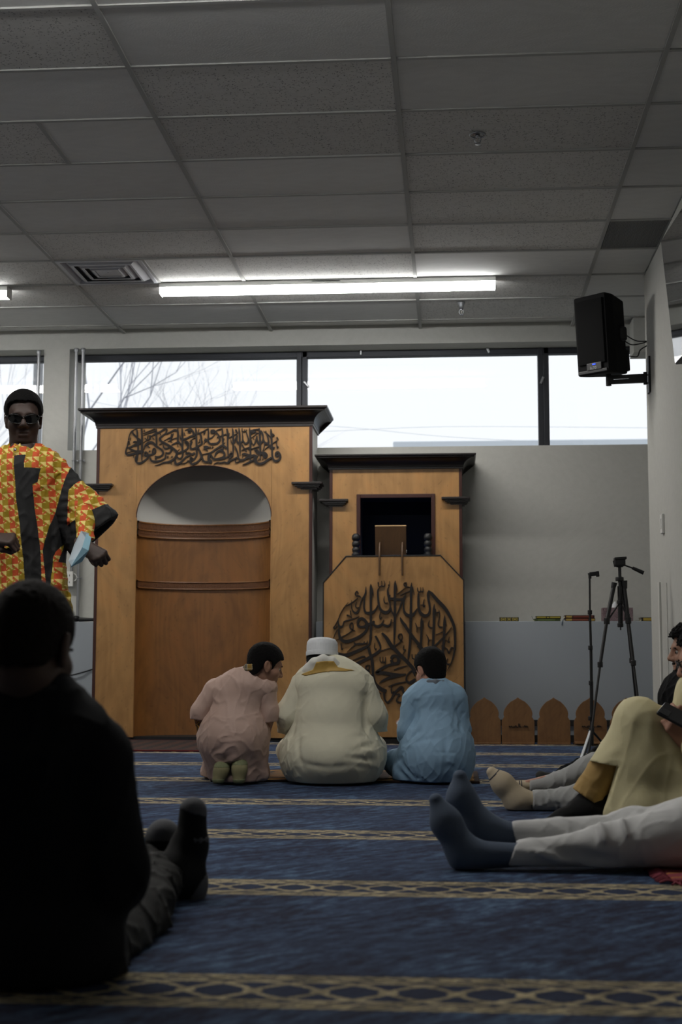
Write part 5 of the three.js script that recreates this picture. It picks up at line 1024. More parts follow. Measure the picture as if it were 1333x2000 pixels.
{ // ---- the man in black, sitting in the left foreground
  const z = -2.6, o = figure('man in a black sweater sitting on the carpet in the left foreground, seen from behind', [J(70, 1310, z).x, 0, z]);
  const p = (x, y, dz = 0) => J(x, y, z + dz), w = (px) => W(px, z), zf = -3.5 - z;
  const hm = headMatrix(p(62, 1262, 0.03), 2.98, 0.3, 0.0, 0.93);
  const neck = p(55, 1350, 0.02);
  add(o, 'body', bodyGeo([C(neck, p(60, 1440, -0.03), 0.05, 0.06, 0.03), C(p(60, 1460, -0.02), p(65, 1840, -0.02), 0.1, 0.11, 0.05, [1.05, 1, 0.5]), C(p(190, 1480), p(222, 1690), 0.045, 0.04, 0.03), C(p(222, 1700), p(150, 1790, -0.3), 0.038, 0.028, 0.03), C(p(-80, 1480), p(-110, 1690), 0.045, 0.04, 0.03), C(p(-110, 1700), p(-40, 1790, -0.3), 0.038, 0.028, 0.03), C(p(150, 1870, -0.1), p(262, 1790, -0.45), 0.055, 0.05, 0.03), C(p(262, 1790, -0.45), p(335, 1715, zf), 0.045, 0.035, 0.03)],
    [headGeo(hm, 0.0032, { to: p(57, 1375, -0.02), thick: 1.1 }), handGeo(p(150, 1790, -0.3), V(-0.4, -0.1, -0.9), V(0.2, 0.95, 0), 1, EASE), handGeo(p(-40, 1790, -0.3), V(0.4, -0.1, -0.9), V(-0.2, 0.95, 0), -1, EASE)]), SKIN.deep);
  add(o, 'hair', hairGeo(hm, 0.005, { cell: 0.003 }), hairMat(0x2b2520)); eyes(o, hm);
  const fr = crease(6, 0.009), fl = folds([[p(150, 1480, 0.1), p(120, 1640, 0.14), 0.02, 0.014], [p(170, 1560, 0.1), p(150, 1760, 0.12), 0.025, 0.016], [p(-20, 1700, 0.16), p(170, 1800, 0.15), 0.025, 0.014], [p(-20, 1800, 0.17), p(180, 1760, 0.14), 0.02, -0.012], [p(0, 1860, 0.18), p(220, 1840, 0.12), 0.03, 0.014], [p(240, 1640, 0.05), p(255, 1740, 0.03), 0.02, 0.01], [p(60, 1450, 0.1), p(180, 1470, 0.06), 0.02, 0.006]]);
  add(o, 'sweater', sculpt([C(p(-60, 1472), p(178, 1472), w(66), w(70), 0.06, [1, 1, 0.9]), C(p(60, 1450), p(66, 1830), w(140), w(160), 0.05, [1, 1, 0.66]), B(p(62, 1860), [w(178), w(120), 0.155], 0.05), C(p(198, 1490), p(226, 1690), w(58), w(60), 0.03), C(p(226, 1715), p(170, 1790, -0.22), w(58), w(42), 0.03), C(p(-88, 1490), p(-120, 1690), w(58), w(60), 0.03), C(p(-120, 1715), p(-60, 1790, -0.22), w(58), w(42), 0.03), C(p(56, 1352, 0.02), p(60, 1430), 0.066, 0.125, 0.04), cut(C(p(57, 1290, 0.02), p(57, 1346, 0.02), 0.057, 0.058, 0.01))], 0.0065, (d, x, y, zz) => d + fr(x, y, zz) + fl(x, y, zz), 0.004), P(0x1a1b1e, 0.92, { bumpMap: weaveBump, bumpScale: 0.0008, sheen: 0.3, specularIntensity: 0.5 }));
  const col = []; for (let i = 0; i <= 20; i++) { const a = i / 20 * 6.283; col.push(p(57, 1354, 0.02).add(V(Math.sin(a) * 0.066, Math.cos(a) * 0.012, Math.cos(a) * 0.062))); }
  add(o, 'collar', uvBox(new THREE.TubeGeometry(new THREE.CatmullRomCurve3(col, true), 60, 0.011, 8, true)), P(0x16171a, 0.85));
  const fp = crease(7, 0.014);
  add(o, 'trousers', sculpt([B(p(70, 1900, -0.02), [w(170), w(70), 0.15], 0.04), C(p(160, 1880, -0.1), p(258, 1800, -0.45), 0.085, 0.07, 0.04), C(p(258, 1800, -0.45), p(314, 1714, zf + 0.04), 0.07, 0.052, 0.03), C(p(60, 1880, -0.1), p(190, 1780, -0.5), 0.085, 0.065, 0.04), C(p(190, 1780, -0.5), p(296, 1694, zf - 0.06), 0.06, 0.048, 0.03)], 0.0075, (d, x, y, zz) => d + fp(x, y, zz), 0.004), P(0x161613, 0.9, { bumpMap: weaveBump, bumpScale: 0.001 }));
  const sock = P(0x0a0a0b, 0.95, { bumpMap: weaveBump, bumpScale: 0.001, sheen: 0.3 }), grey = P(0x5e5f62, 0.95, { bumpMap: weaveBump, bumpScale: 0.001 });
  const F = (x, y, d = 0) => J(x, y, -3.5 + d);
  const right = [C(F(371, 1742), F(374, 1650), 0.034, 0.038, 0.02), C(F(374, 1650), F(377, 1584), 0.039, 0.033, 0.02), C(F(372, 1726), F(334, 1712, 0.05), 0.036, 0.046, 0.03), C(F(360, 1660), F(345, 1690, 0.03), 0.035, 0.04, 0.03)];
  const left = [C(F(322, 1700, -0.1), F(318, 1632, -0.1), 0.036, 0.038, 0.02), C(F(318, 1640, -0.1), F(322, 1634, -0.1), 0.038, 0.034, 0.02)];
  const top = (yy) => F(377, yy).y;
  const s1 = add(o, 'sock', sculpt(right, 0.004, (d) => d, 0.004), sock), s2 = add(o, 'sock', sculpt(left, 0.004, null, 0.004), sock);
  add(o, 'toe_cap', sculpt(right, 0.004, (d, x, y) => Math.max(d - 0.0012, top(1586) + (x - F(377, 1592).x) * -0.35 - y)), grey, s1);
  add(o, 'heel_patch', sculpt(right, 0.004, (d, x, y) => Math.max(d - 0.0014, y - top(1738) + (F(384, 1738).x - x) * 1.6)), grey, s1);
  add(o, 'knit_band', sculpt(right.slice(0, 2), 0.004, (d, x, y) => Math.max(d - 0.001, Math.abs(y - top(1638)) - 0.006 - 0.003 * Math.sin(x * 500))), P(0x55565a, 0.95), s1);
  add(o, 'toe_cap', sculpt(left, 0.004, (d, x, y) => Math.max(d - 0.0012, F(320, 1640, -0.1).y - y)), grey, s2);
}
{ // ---- the boy in the pink robe, kneeling
  const z = -6.95, o = figure('boy in a dusty pink robe kneeling and leaning towards the man in the cap', [J(455, 1310, z).x, 0, z]);
  const p = (x, y, dz = 0) => J(x, y, z + dz), w = (px) => W(px, z);
  const hm = headMatrix(p(519, 1301, 0.0), 1.95, 0.3, -0.06, 0.85), ho = { jaw: 0.95 };
  const lw = p(396, 1440, 0.0), rw = p(516, 1446, -0.12);
  add(o, 'body', bodyGeo([C(p(505, 1315), p(490, 1332, -0.02), 0.042, 0.05, 0.03), C(p(475, 1355, -0.02), p(458, 1440), 0.065, 0.075, 0.05), C(p(425, 1352), p(392, 1400), 0.03, 0.026, 0.03), C(p(392, 1400), lw, 0.03, 0.022, 0.02), C(p(522, 1356, -0.01), p(526, 1400), 0.026, 0.026, 0.02), C(p(526, 1402), rw, 0.028, 0.022, 0.02), C(p(430, 1460), p(425, 1500, -0.3), 0.06, 0.05, 0.03), C(p(480, 1460), p(490, 1500, -0.3), 0.06, 0.05, 0.03)],
    [headGeo(hm, 0.003, { ...ho, to: p(494, 1334, -0.04) }), handGeo(lw, V(0.4, -0.5, -0.75), V(-0.4, 0.8, -0.2), -1, EASE, null, 0.78), handGeo(rw, V(-0.3, -0.5, -0.8), V(0.4, 0.8, -0.2), 1, EASE, null, 0.78)]), SKIN.olive);
  add(o, 'hair', hairGeo(hm, 0.013, { line: [[0.1, 0.062], [0.075, 0.062], [0.055, 0.045], [0.04, 0.02], [0.03, -0.012], [0.012, -0.03], [0.0, 0.008], [-0.02, -0.005], [-0.04, -0.05], [-0.06, -0.075], [-0.12, -0.085]] }), HAIR.black); eyes(o, hm);
  const fr = crease(11, 0.006);
  const fl = folds([[p(452, 1342, 0.12), p(500, 1380, 0.14), 0.012, 0.012], [p(460, 1352, 0.13), p(510, 1362, 0.13), 0.01, -0.01], [p(475, 1330, 0.12), p(498, 1352, 0.13), 0.01, 0.01], [p(480, 1385, 0.13), p(515, 1400, 0.1), 0.012, 0.014], [p(498, 1340, 0.1), p(508, 1400, 0.1), 0.012, 0.014], [p(408, 1370, 0.1), p(405, 1420, 0.1), 0.012, 0.014], [p(460, 1402, 0.15), p(505, 1410, 0.12), 0.014, 0.01], [p(400, 1448, 0.1), p(450, 1438, 0.17), 0.007, 0.006], [p(415, 1475, 0.12), p(440, 1452, 0.17), 0.012, 0.008], [p(430, 1496, 0.13), p(480, 1470, 0.17), 0.012, -0.009], [p(470, 1478, 0.16), p(522, 1502, 0.1), 0.012, 0.012], [p(480, 1468, 0.16), p(520, 1488, 0.1), 0.011, -0.008], [p(500, 1420, 0.12), p(516, 1470, 0.1), 0.014, 0.012], [p(448, 1330, 0.13), p(440, 1420, 0.15), 0.008, 0.004]]);
  const pink = fabric(0xbda194, 0.62, { sheen: 0.4 });
  add(o, 'robe', sculpt([C(p(430, 1350), p(518, 1344), w(26), w(24), 0.05), C(p(474, 1342), p(461, 1420), w(40), w(50), 0.05, [1.05, 1, 0.85]), C(p(492, 1317), p(485, 1335), w(14), w(27), 0.04), B(p(454, 1446), [w(62), w(50), 0.165], 0.12), C(p(456, 1455), p(462, 1508), w(53), w(48), 0.06, [1, 1, 0.95]), C(p(498, 1470), p(515, 1514), w(22), w(11), 0.03), C(p(420, 1480), p(412, 1516), w(18), w(7), 0.03), C(p(440, 1475, -0.05), p(425, 1510, -0.35), w(36), w(34), 0.05), C(p(480, 1475, -0.05), p(495, 1510, -0.35), w(36), w(34), 0.05), cut(C(p(448, 1532, 0.2), p(450, 1505, 0.14), w(24), w(16), 0.03))], 0.0052, (d, x, y, zz) => d + fr(x, y, zz) + fl(x, y, zz), 0.012), pink);
  const s1 = plane(p(390, 1406), V(-0.12, -0.99, 0)), s2 = plane(p(525, 1411), V(0.08, -0.99, 0));
  add(o, 'sleeve', sculpt([C(p(424, 1350), p(394, 1390), w(26), w(19), 0.03), C(p(394, 1390), p(386, 1425), w(19), w(17), 0.03)], 0.0048, (d, x, y, zz) => mouth(d + fr(x, y, zz) * 0.7 + fl(x, y, zz), s1(x, y, zz), 0.008, 0.05)), pink);
  add(o, 'sleeve', sculpt([C(p(517, 1346), p(526, 1390), w(24), w(17), 0.03), C(p(526, 1390), p(524, 1428), w(17), w(15), 0.03)], 0.0048, (d, x, y, zz) => mouth(d + fr(x, y, zz) * 0.7 + fl(x, y, zz), s2(x, y, zz), 0.008, 0.05)), pink);
  const pat = P(0xffffff, 0.8, { map: tex(128, 128, (u, v) => { const a = wrap2(u, v, 14, 14, 3), b = wrap2(u, v, 24, 24, 8); return a > 0.15 ? [168, 122, 28] : b > 0.2 ? [92, 34, 22] : [34, 36, 24]; }, [0.12, 0.12]) });
  add(o, 'under_sleeve', sculpt([C(p(390, 1395), lw.clone().lerp(p(392, 1402), 0.15), w(12), w(9.5), 0.02)], 0.004), pat); add(o, 'under_sleeve', sculpt([C(p(525, 1398), rw.clone().lerp(p(526, 1402), 0.1), w(11), w(9), 0.02)], 0.004), pat);
  add(o, 'collar', sculpt([0, 4, 8].flatMap((k) => [C(p(474, 1306 + k, 0.02), p(481, 1300 + k, 0.05), w(2.6), w(2.6), 0.008), C(p(481, 1300 + k, 0.05), p(493, 1299 + k, 0.06), w(2.6), w(2.6), 0.008), C(p(493, 1299 + k, 0.06), p(505, 1304 + k, 0.05), w(2.6), w(2.6), 0.008), C(p(505, 1304 + k, 0.05), p(513, 1312 + k, 0.02), w(2.6), w(2.6), 0.008)]), 0.0035), P(0xffffff, 0.8, { map: tex(64, 64, (u, v) => (u * 4) % 1 < 0.12 || (v * 4) % 1 < 0.12 ? [176, 166, 140] : u > 0.5 ? [112, 106, 98] : [146, 116, 52], [0.1, 0.1]) }));
  const sk = P(0x86815f, 0.95, { bumpMap: weaveBump, bumpScale: 0.0008 }), toe = P(0x74795a, 0.95, { bumpMap: weaveBump, bumpScale: 0.0008 });
  for (const [ax, ay, tx, ty] of [[437, 1490, 427, 1522], [469, 1486, 467, 1522]]) {
    const L = [C(p(ax, ay - 4, 0.04), p(ax - 1, ay + 6, 0.1), w(11), w(14), 0.02), C(p(ax - 1, ay + 6, 0.1), p((ax + tx) / 2, (ay + ty) / 2, 0.13), w(14), w(13.5), 0.02), C(p((ax + tx) / 2, (ay + ty) / 2, 0.13), p(tx, ty, 0.14), w(13.5), w(11.5), 0.02)];
    const k = add(o, 'sock', sculpt(L, 0.004, null, 0.012), sk); add(o, 'sock_toe', sculpt(L, 0.004, (d, x, y) => Math.max(d - 0.001, y - p(tx, ty - 1, 0.14).y), 0.012), toe, k); add(o, 'sock_cuff', sculpt(L, 0.004, (d, x, y) => Math.max(d - 0.001, p(ax, ay + 8, 0.1).y - y)), toe, k);
  }
}
{ // ---- the man in the white cap, seated between the boys
  const z = -7.0, o = figure('man in a cream white robe and white cap sitting cross-legged between the two boys', [J(650, 1310, z).x, 0, z]);
  const p = (x, y, dz = 0) => J(x, y, z + dz), w = (px) => W(px, z);
  const hm = headMatrix(p(630, 1299, -0.05), 3.1, 0.5, 0, 0.98);
  const lw = p(585, 1432, -0.36), rw = p(705, 1432, -0.36);
  add(o, 'body', bodyGeo([C(p(632, 1315, -0.05), p(640, 1345, -0.03), 0.054, 0.07, 0.03), C(p(648, 1365), p(650, 1470), 0.1, 0.12, 0.05), C(p(592, 1345), p(566, 1400, -0.02), 0.05, 0.04, 0.03), C(p(566, 1402, -0.02), lw, 0.04, 0.028, 0.03), C(p(708, 1345), p(732, 1402, -0.02), 0.05, 0.04, 0.03), C(p(732, 1402, -0.02), rw, 0.04, 0.028, 0.03), C(p(620, 1490), p(580, 1475, -0.3), 0.07, 0.06, 0.03), C(p(680, 1490), p(722, 1475, -0.3), 0.07, 0.06, 0.03)],
    [headGeo(hm, 0.0034, { to: p(637, 1345, -0.05) }), handGeo(lw, V(0.6, 0.1, -0.75), V(-0.3, 0.9, 0), -1, EASE), handGeo(rw, V(-0.6, 0.1, -0.75), V(0.3, 0.9, 0), 1, EASE)]), SKIN.tan);
  add(o, 'hair', hairGeo(hm, 0.006), HAIR.black); eyes(o, hm);
  add(o, 'beard', uvBox(surface((x, y, zz) => { const d = field([B(V(0, -0.06, 0.03), [0.062, 0.062, 0.058], 0.02), B(V(0, -0.1, 0.06), [0.032, 0.03, 0.03], 0.02)])(x, y, zz); return Math.max(d + n3(x * 90, y * 90, zz * 90) * 0.003, y + 0.04 - Math.abs(x) * 0.3, 0.004 - zz); }, [-0.09, -0.16, -0.02], [0.09, 0.0, 0.12], 0.004)).applyMatrix4(hm), HAIR.black);
  const capMat = P(0xd9dcdf, 0.85, { bumpMap: tex(256, 64, (u, v) => 128 + 100 * Math.sin(u * 6.283 * 40) * (v > 0.3 ? 1 : 0.1) * 0.4 + wrap2(u, v, 60) * 30, [1, 1], false), bumpScale: 0.0012 });
  const cm = hm.clone().multiply(new THREE.Matrix4().makeRotationX(-0.38)).multiply(new THREE.Matrix4().makeTranslation(0, 0.04, -0.016));
  const cap = add(o, 'cap', lathe([[0.0775, 0], [0.0795, 0.004], [0.0795, 0.02], [0.0785, 0.026], [0.0785, 0.055], [0.076, 0.072], [0.066, 0.086], [0.045, 0.092], [0, 0.094]], 48).scale(1, 1, 1.22).applyMatrix4(cm), capMat);
  add(o, 'cap_band', lathe([[0.0772, 0.0], [0.0812, 0.001], [0.0812, 0.022], [0.0785, 0.024]], 48).scale(1, 1, 1.22).applyMatrix4(cm), capMat, cap);
  const fr0 = crease(10, 0.007), fr = (x, y, zz) => fr0(x, y, zz) * (0.2 + 0.8 * sm(0.09, 0.2, Math.abs(x - o.position.x)));
  const fl = folds([[p(600, 1345, 0.16), p(572, 1372, 0.12), 0.012, 0.02], [p(604, 1352, 0.17), p(572, 1382, 0.12), 0.01, -0.012], [p(600, 1362, 0.17), p(570, 1395, 0.12), 0.011, 0.018], [p(598, 1382, 0.18), p(572, 1406, 0.13), 0.01, -0.012], [p(597, 1395, 0.18), p(570, 1412, 0.13), 0.011, 0.016], [p(572, 1350, 0.08), p(571, 1432, 0.1), 0.013, 0.03], [p(592, 1405, 0.18), p(575, 1425, 0.13), 0.01, 0.012], [p(580, 1425, 0.15), p(590, 1500, 0.2), 0.013, 0.014], [p(562, 1440, 0.05), p(575, 1510, 0.12), 0.012, 0.014], [p(568, 1450, 0.08), p(582, 1515, 0.15), 0.01, -0.012], [p(690, 1350, 0.16), p(712, 1375, 0.12), 0.011, 0.016], [p(688, 1362, 0.17), p(712, 1385, 0.12), 0.01, -0.012], [p(690, 1378, 0.17), p(715, 1392, 0.12), 0.01, 0.012], [p(715, 1360, 0.08), p(712, 1435, 0.1), 0.013, 0.028], [p(690, 1440, 0.2), p(745, 1428, 0.08), 0.013, 0.016], [p(690, 1465, 0.22), p(742, 1450, 0.1), 0.012, 0.018], [p(680, 1480, 0.23), p(735, 1485, 0.12), 0.012, 0.016], [p(685, 1492, 0.23), p(730, 1505, 0.14), 0.011, 0.014], [p(690, 1456, 0.22), p(735, 1470, 0.13), 0.01, -0.012], [p(590, 1490, 0.2), p(640, 1500, 0.24), 0.012, 0.008], [p(640, 1500, 0.24), p(690, 1495, 0.22), 0.012, 0.008], [p(700, 1400, 0.17), p(690, 1435, 0.19), 0.01, 0.01]]);
  const cream = fabric(0xd9d5be, 0.8);
  const qR = plane(p(745, 1430), V(0.05, -1, 0).normalize()), qL = plane(p(552, 1434), V(-0.15, -0.98, 0).normalize());
  const robeList = [C(p(606, 1338), p(694, 1340), w(30), w(30), 0.06, [1, 1, 1.15]), C(p(650, 1345), p(650, 1452), w(66), w(80), 0.06, [1, 1, 0.8]), C(p(634, 1314, -0.02), p(642, 1338), w(25), w(42), 0.05), C(p(650, 1410), p(650, 1485), w(68), w(84), 0.06, [1, 1, 0.95]), B(p(650, 1474), [w(95), w(58), 0.235], 0.07), C(p(592, 1485), p(568, 1466, -0.26), w(40), w(28), 0.05), C(p(706, 1485), p(730, 1462, -0.26), w(40), w(27), 0.05), C(p(600, 1500, -0.35), p(700, 1500, -0.35), 0.08, 0.08, 0.06)];
  add(o, 'robe', sculpt(robeList, 0.0055, (d, x, y, zz) => d + fr(x, y, zz) + fl(x, y, zz), 0.012), cream);
  add(o, 'sleeve', sculpt([C(p(596, 1342), p(566, 1396, 0.0), w(29), w(25), 0.04), C(p(566, 1396, 0), p(560, 1440, -0.1), w(24), w(17), 0.04)], 0.0052, (d, x, y, zz) => mouth(d + fr(x, y, zz) + fl(x, y, zz), qL(x, y, zz), 0.009, 0.06)), cream);
  add(o, 'sleeve', sculpt([C(p(704, 1342), p(731, 1398, 0.0), w(29), w(24), 0.04), C(p(731, 1398, 0), p(740, 1445, -0.06), w(23), w(19), 0.04)], 0.0052, (d, x, y, zz) => mouth(d + fr(x, y, zz) + fl(x, y, zz), qR(x, y, zz), 0.009, 0.06)), cream);
  const arc = [[596, 1318, 0.05], [603, 1304, 0.07], [614, 1292, 0.09], [631, 1286, 0.1], [649, 1290, 0.09], [660, 1302, 0.07], [670, 1316, 0.05]].map(([a, b, c]) => p(a, b, c));
  const hood = []; for (let i = 0; i + 1 < arc.length; i++) hood.push(C(arc[i], arc[i + 1], w(6), w(6), 0.02), C(arc[i].clone().add(V(0, -0.02, -0.015)), arc[i + 1].clone().add(V(0, -0.02, -0.015)), w(9), w(9), 0.02), C(arc[i].clone().add(V(0, -0.045, -0.02)), arc[i + 1].clone().add(V(0, -0.045, -0.02)), w(9), w(9), 0.02));
  add(o, 'hood_collar', sculpt(hood, 0.0045, (d, x, y, zz) => d + fr(x, y, zz)), fabric(0xe2e1d8, 0.8));
  const gp = edgeOf(poly([[586, 1317], [600, 1312], [611, 1308], [618, 1293], [634, 1291], [652, 1291], [660, 1303], [676, 1306], [694, 1309], [676, 1311], [655, 1311], [630, 1313], [610, 1317], [596, 1320]], z + 0.12));
  add(o, 'gold_trim', sculpt([...robeList, ...hood], 0.0034, (d, x, y, zz) => Math.max(d + fr(x, y, zz) + fl(x, y, zz) - 0.0035, gp(x, y), z - zz)), P(0xb8954a, 0.6, { sheen: 0.3 }));
}
{ // ---- the boy in the blue robe
  const z = -7.1, o = figure('boy in a light blue robe on his heels, right of the man in the cap', [J(850, 1310, z).x, 0, z]);
  const p = (x, y, dz = 0) => J(x, y, z + dz), w = (px) => W(px, z);
  const hm = headMatrix(p(841, 1309, -0.03), 3.78, 0.38, 0.04, 0.84);
  const lw = p(786, 1432, -0.16), rw = p(830, 1450, -0.3);
  add(o, 'body', bodyGeo([C(p(842, 1325), p(846, 1345, -0.02), 0.043, 0.05, 0.03), C(p(850, 1375, -0.01), p(856, 1460), 0.065, 0.08, 0.05), C(p(806, 1370), p(800, 1428), 0.036, 0.03, 0.03), C(p(800, 1430), lw, 0.03, 0.023, 0.02), C(p(893, 1372), p(903, 1425), 0.036, 0.03, 0.03), C(p(903, 1428), rw, 0.03, 0.023, 0.02), C(p(830, 1485), p(800, 1490, -0.3), 0.06, 0.05, 0.03), C(p(880, 1485), p(890, 1490, -0.3), 0.06, 0.05, 0.03)],
    [headGeo(hm, 0.003, { jaw: 0.95, to: p(846, 1352, -0.04) }), handGeo(lw, V(-0.1, 0.75, -0.4), V(-0.7, 0.2, 0.6), -1, HOLD, null, 0.78), handGeo(rw, V(-0.5, 0.1, -0.8), V(0.3, 0.9, 0), 1, EASE, null, 0.78)]), SKIN.tan);
  add(o, 'hair', hairGeo(hm, 0.014, { line: [[0.1, 0.062], [0.075, 0.062], [0.055, 0.045], [0.04, 0.02], [0.03, -0.012], [0.012, -0.03], [0.0, 0.008], [-0.02, -0.005], [-0.04, -0.055], [-0.06, -0.085], [-0.12, -0.095]] }), HAIR.black); eyes(o, hm);
  const fr = crease(10, 0.0055);
  const fl = folds([[p(872, 1352, 0.12), p(872, 1480, 0.19), 0.012, 0.012], [p(842, 1385, 0.13), p(818, 1430, 0.14), 0.012, 0.02], [p(836, 1395, 0.14), p(822, 1415, 0.14), 0.01, -0.012], [p(850, 1390, 0.14), p(830, 1440, 0.15), 0.011, 0.012], [p(812, 1372, 0.08), p(811, 1420, 0.08), 0.012, 0.028], [p(818, 1430, 0.12), p(795, 1470, 0.08), 0.012, 0.02], [p(815, 1450, 0.14), p(860, 1440, 0.18), 0.012, 0.01], [p(905, 1395, 0.05), p(898, 1430, 0.1), 0.011, 0.016], [p(893, 1380, 0.08), p(888, 1430, 0.12), 0.011, 0.01], [p(838, 1470, 0.21), p(912, 1471, 0.16), 0.006, 0.004], [p(841, 1472, 0.21), p(840, 1525, 0.21), 0.006, 0.004], [p(785, 1490, 0.08), p(815, 1520, 0.14), 0.011, 0.014], [p(775, 1500, 0.05), p(800, 1525, 0.1), 0.011, 0.014], [p(795, 1478, 0.1), p(825, 1512, 0.16), 0.01, -0.01], [p(760, 1490, 0.0), p(790, 1480, 0.08), 0.01, 0.01], [p(860, 1500, 0.21), p(910, 1495, 0.17), 0.014, 0.006]]);
  const blue = fabric(0x8aaac4, 0.8);
  add(o, 'robe', sculpt([C(p(816, 1366), p(886, 1364), w(26), w(26), 0.05), C(p(848, 1362), p(857, 1450), w(42), w(52), 0.05, [1, 1, 0.85]), C(p(846, 1350), p(847, 1358), w(15), w(30), 0.04), B(p(853, 1478), [w(63), w(52), 0.2], 0.12), C(p(852, 1460), p(853, 1505), w(56), w(62), 0.08, [1, 1, 0.95]), C(p(815, 1500, -0.03), p(775, 1490, -0.12), w(34), w(27), 0.06), C(p(800, 1510), p(785, 1515), w(24), w(16), 0.05), C(p(800, 1500, -0.25), p(890, 1500, -0.25), 0.08, 0.08, 0.05)], 0.0052, (d, x, y, zz) => d + fr(x, y, zz) + fl(x, y, zz), 0.012), blue);
  const q1 = plane(p(786, 1450, -0.1), V(-0.25, -0.55, -0.8).normalize()), q2 = plane(p(860, 1450, -0.25), V(-0.5, -0.3, -0.8).normalize());
  add(o, 'sleeve', sculpt([C(p(811, 1368), p(803, 1428), w(25), w(24), 0.04), C(p(803, 1430), p(788, 1444, -0.16), w(23), w(13), 0.03)], 0.005, (d, x, y, zz) => mouth(d + fr(x, y, zz) + fl(x, y, zz), q1(x, y, zz), 0.008, 0.05)), blue);
  add(o, 'sleeve', sculpt([C(p(888, 1366), p(898, 1425), w(25), w(19), 0.04), C(p(898, 1427), p(855, 1450, -0.28), w(19), w(13), 0.03)], 0.005, (d, x, y, zz) => mouth(d + fr(x, y, zz) + fl(x, y, zz), q2(x, y, zz), 0.008, 0.05)), blue);
  add(o, 'collar', sculpt([0, 5, 10].flatMap((k) => [C(p(829, 1335 + k, 0.03), p(838, 1331 + k, 0.055), w(3.2), w(3.2), 0.008), C(p(838, 1331 + k, 0.055), p(852, 1330 + k, 0.062), w(3.2), w(3.2), 0.008), C(p(852, 1330 + k, 0.062), p(866, 1332 + k, 0.045), w(3.2), w(3.2), 0.008), C(p(866, 1332 + k, 0.045), p(871, 1336 + k, 0.02), w(3.2), w(3.2), 0.008)]), 0.0035), P(0x6c737c, 0.85));
  add(o, 'collar_lining', sculpt([0, 5].map((k) => C(p(831, 1338 + k, 0.035), p(821, 1350 + k * 0.4, 0.01), w(4), w(3), 0.01)), 0.0035), P(0xdadfe4, 0.8));
  const k = thing('paper_tissue', 'crumpled white tissue in the hand of the boy in blue', 'tissue', p(784, 1416, -0.16).toArray());
  mesh('paper', uvBox(surface((x, y, zz) => field([B(V(0, 0, 0), [0.02, 0.015, 0.015], 0.01), C(V(0, 0, 0), V(0.03, 0.008, 0.005), 0.01, 0.008, 0.01), C(V(0, 0, 0), V(-0.014, 0.014, 0.0), 0.009, 0.007, 0.01)])(x, y, zz) + n3(x * 120, y * 120, zz * 120) * 0.005, [-0.05, -0.04, -0.04], [0.06, 0.04, 0.04], 0.0025)), M(0xe2e6ea, 0.9), k);
}
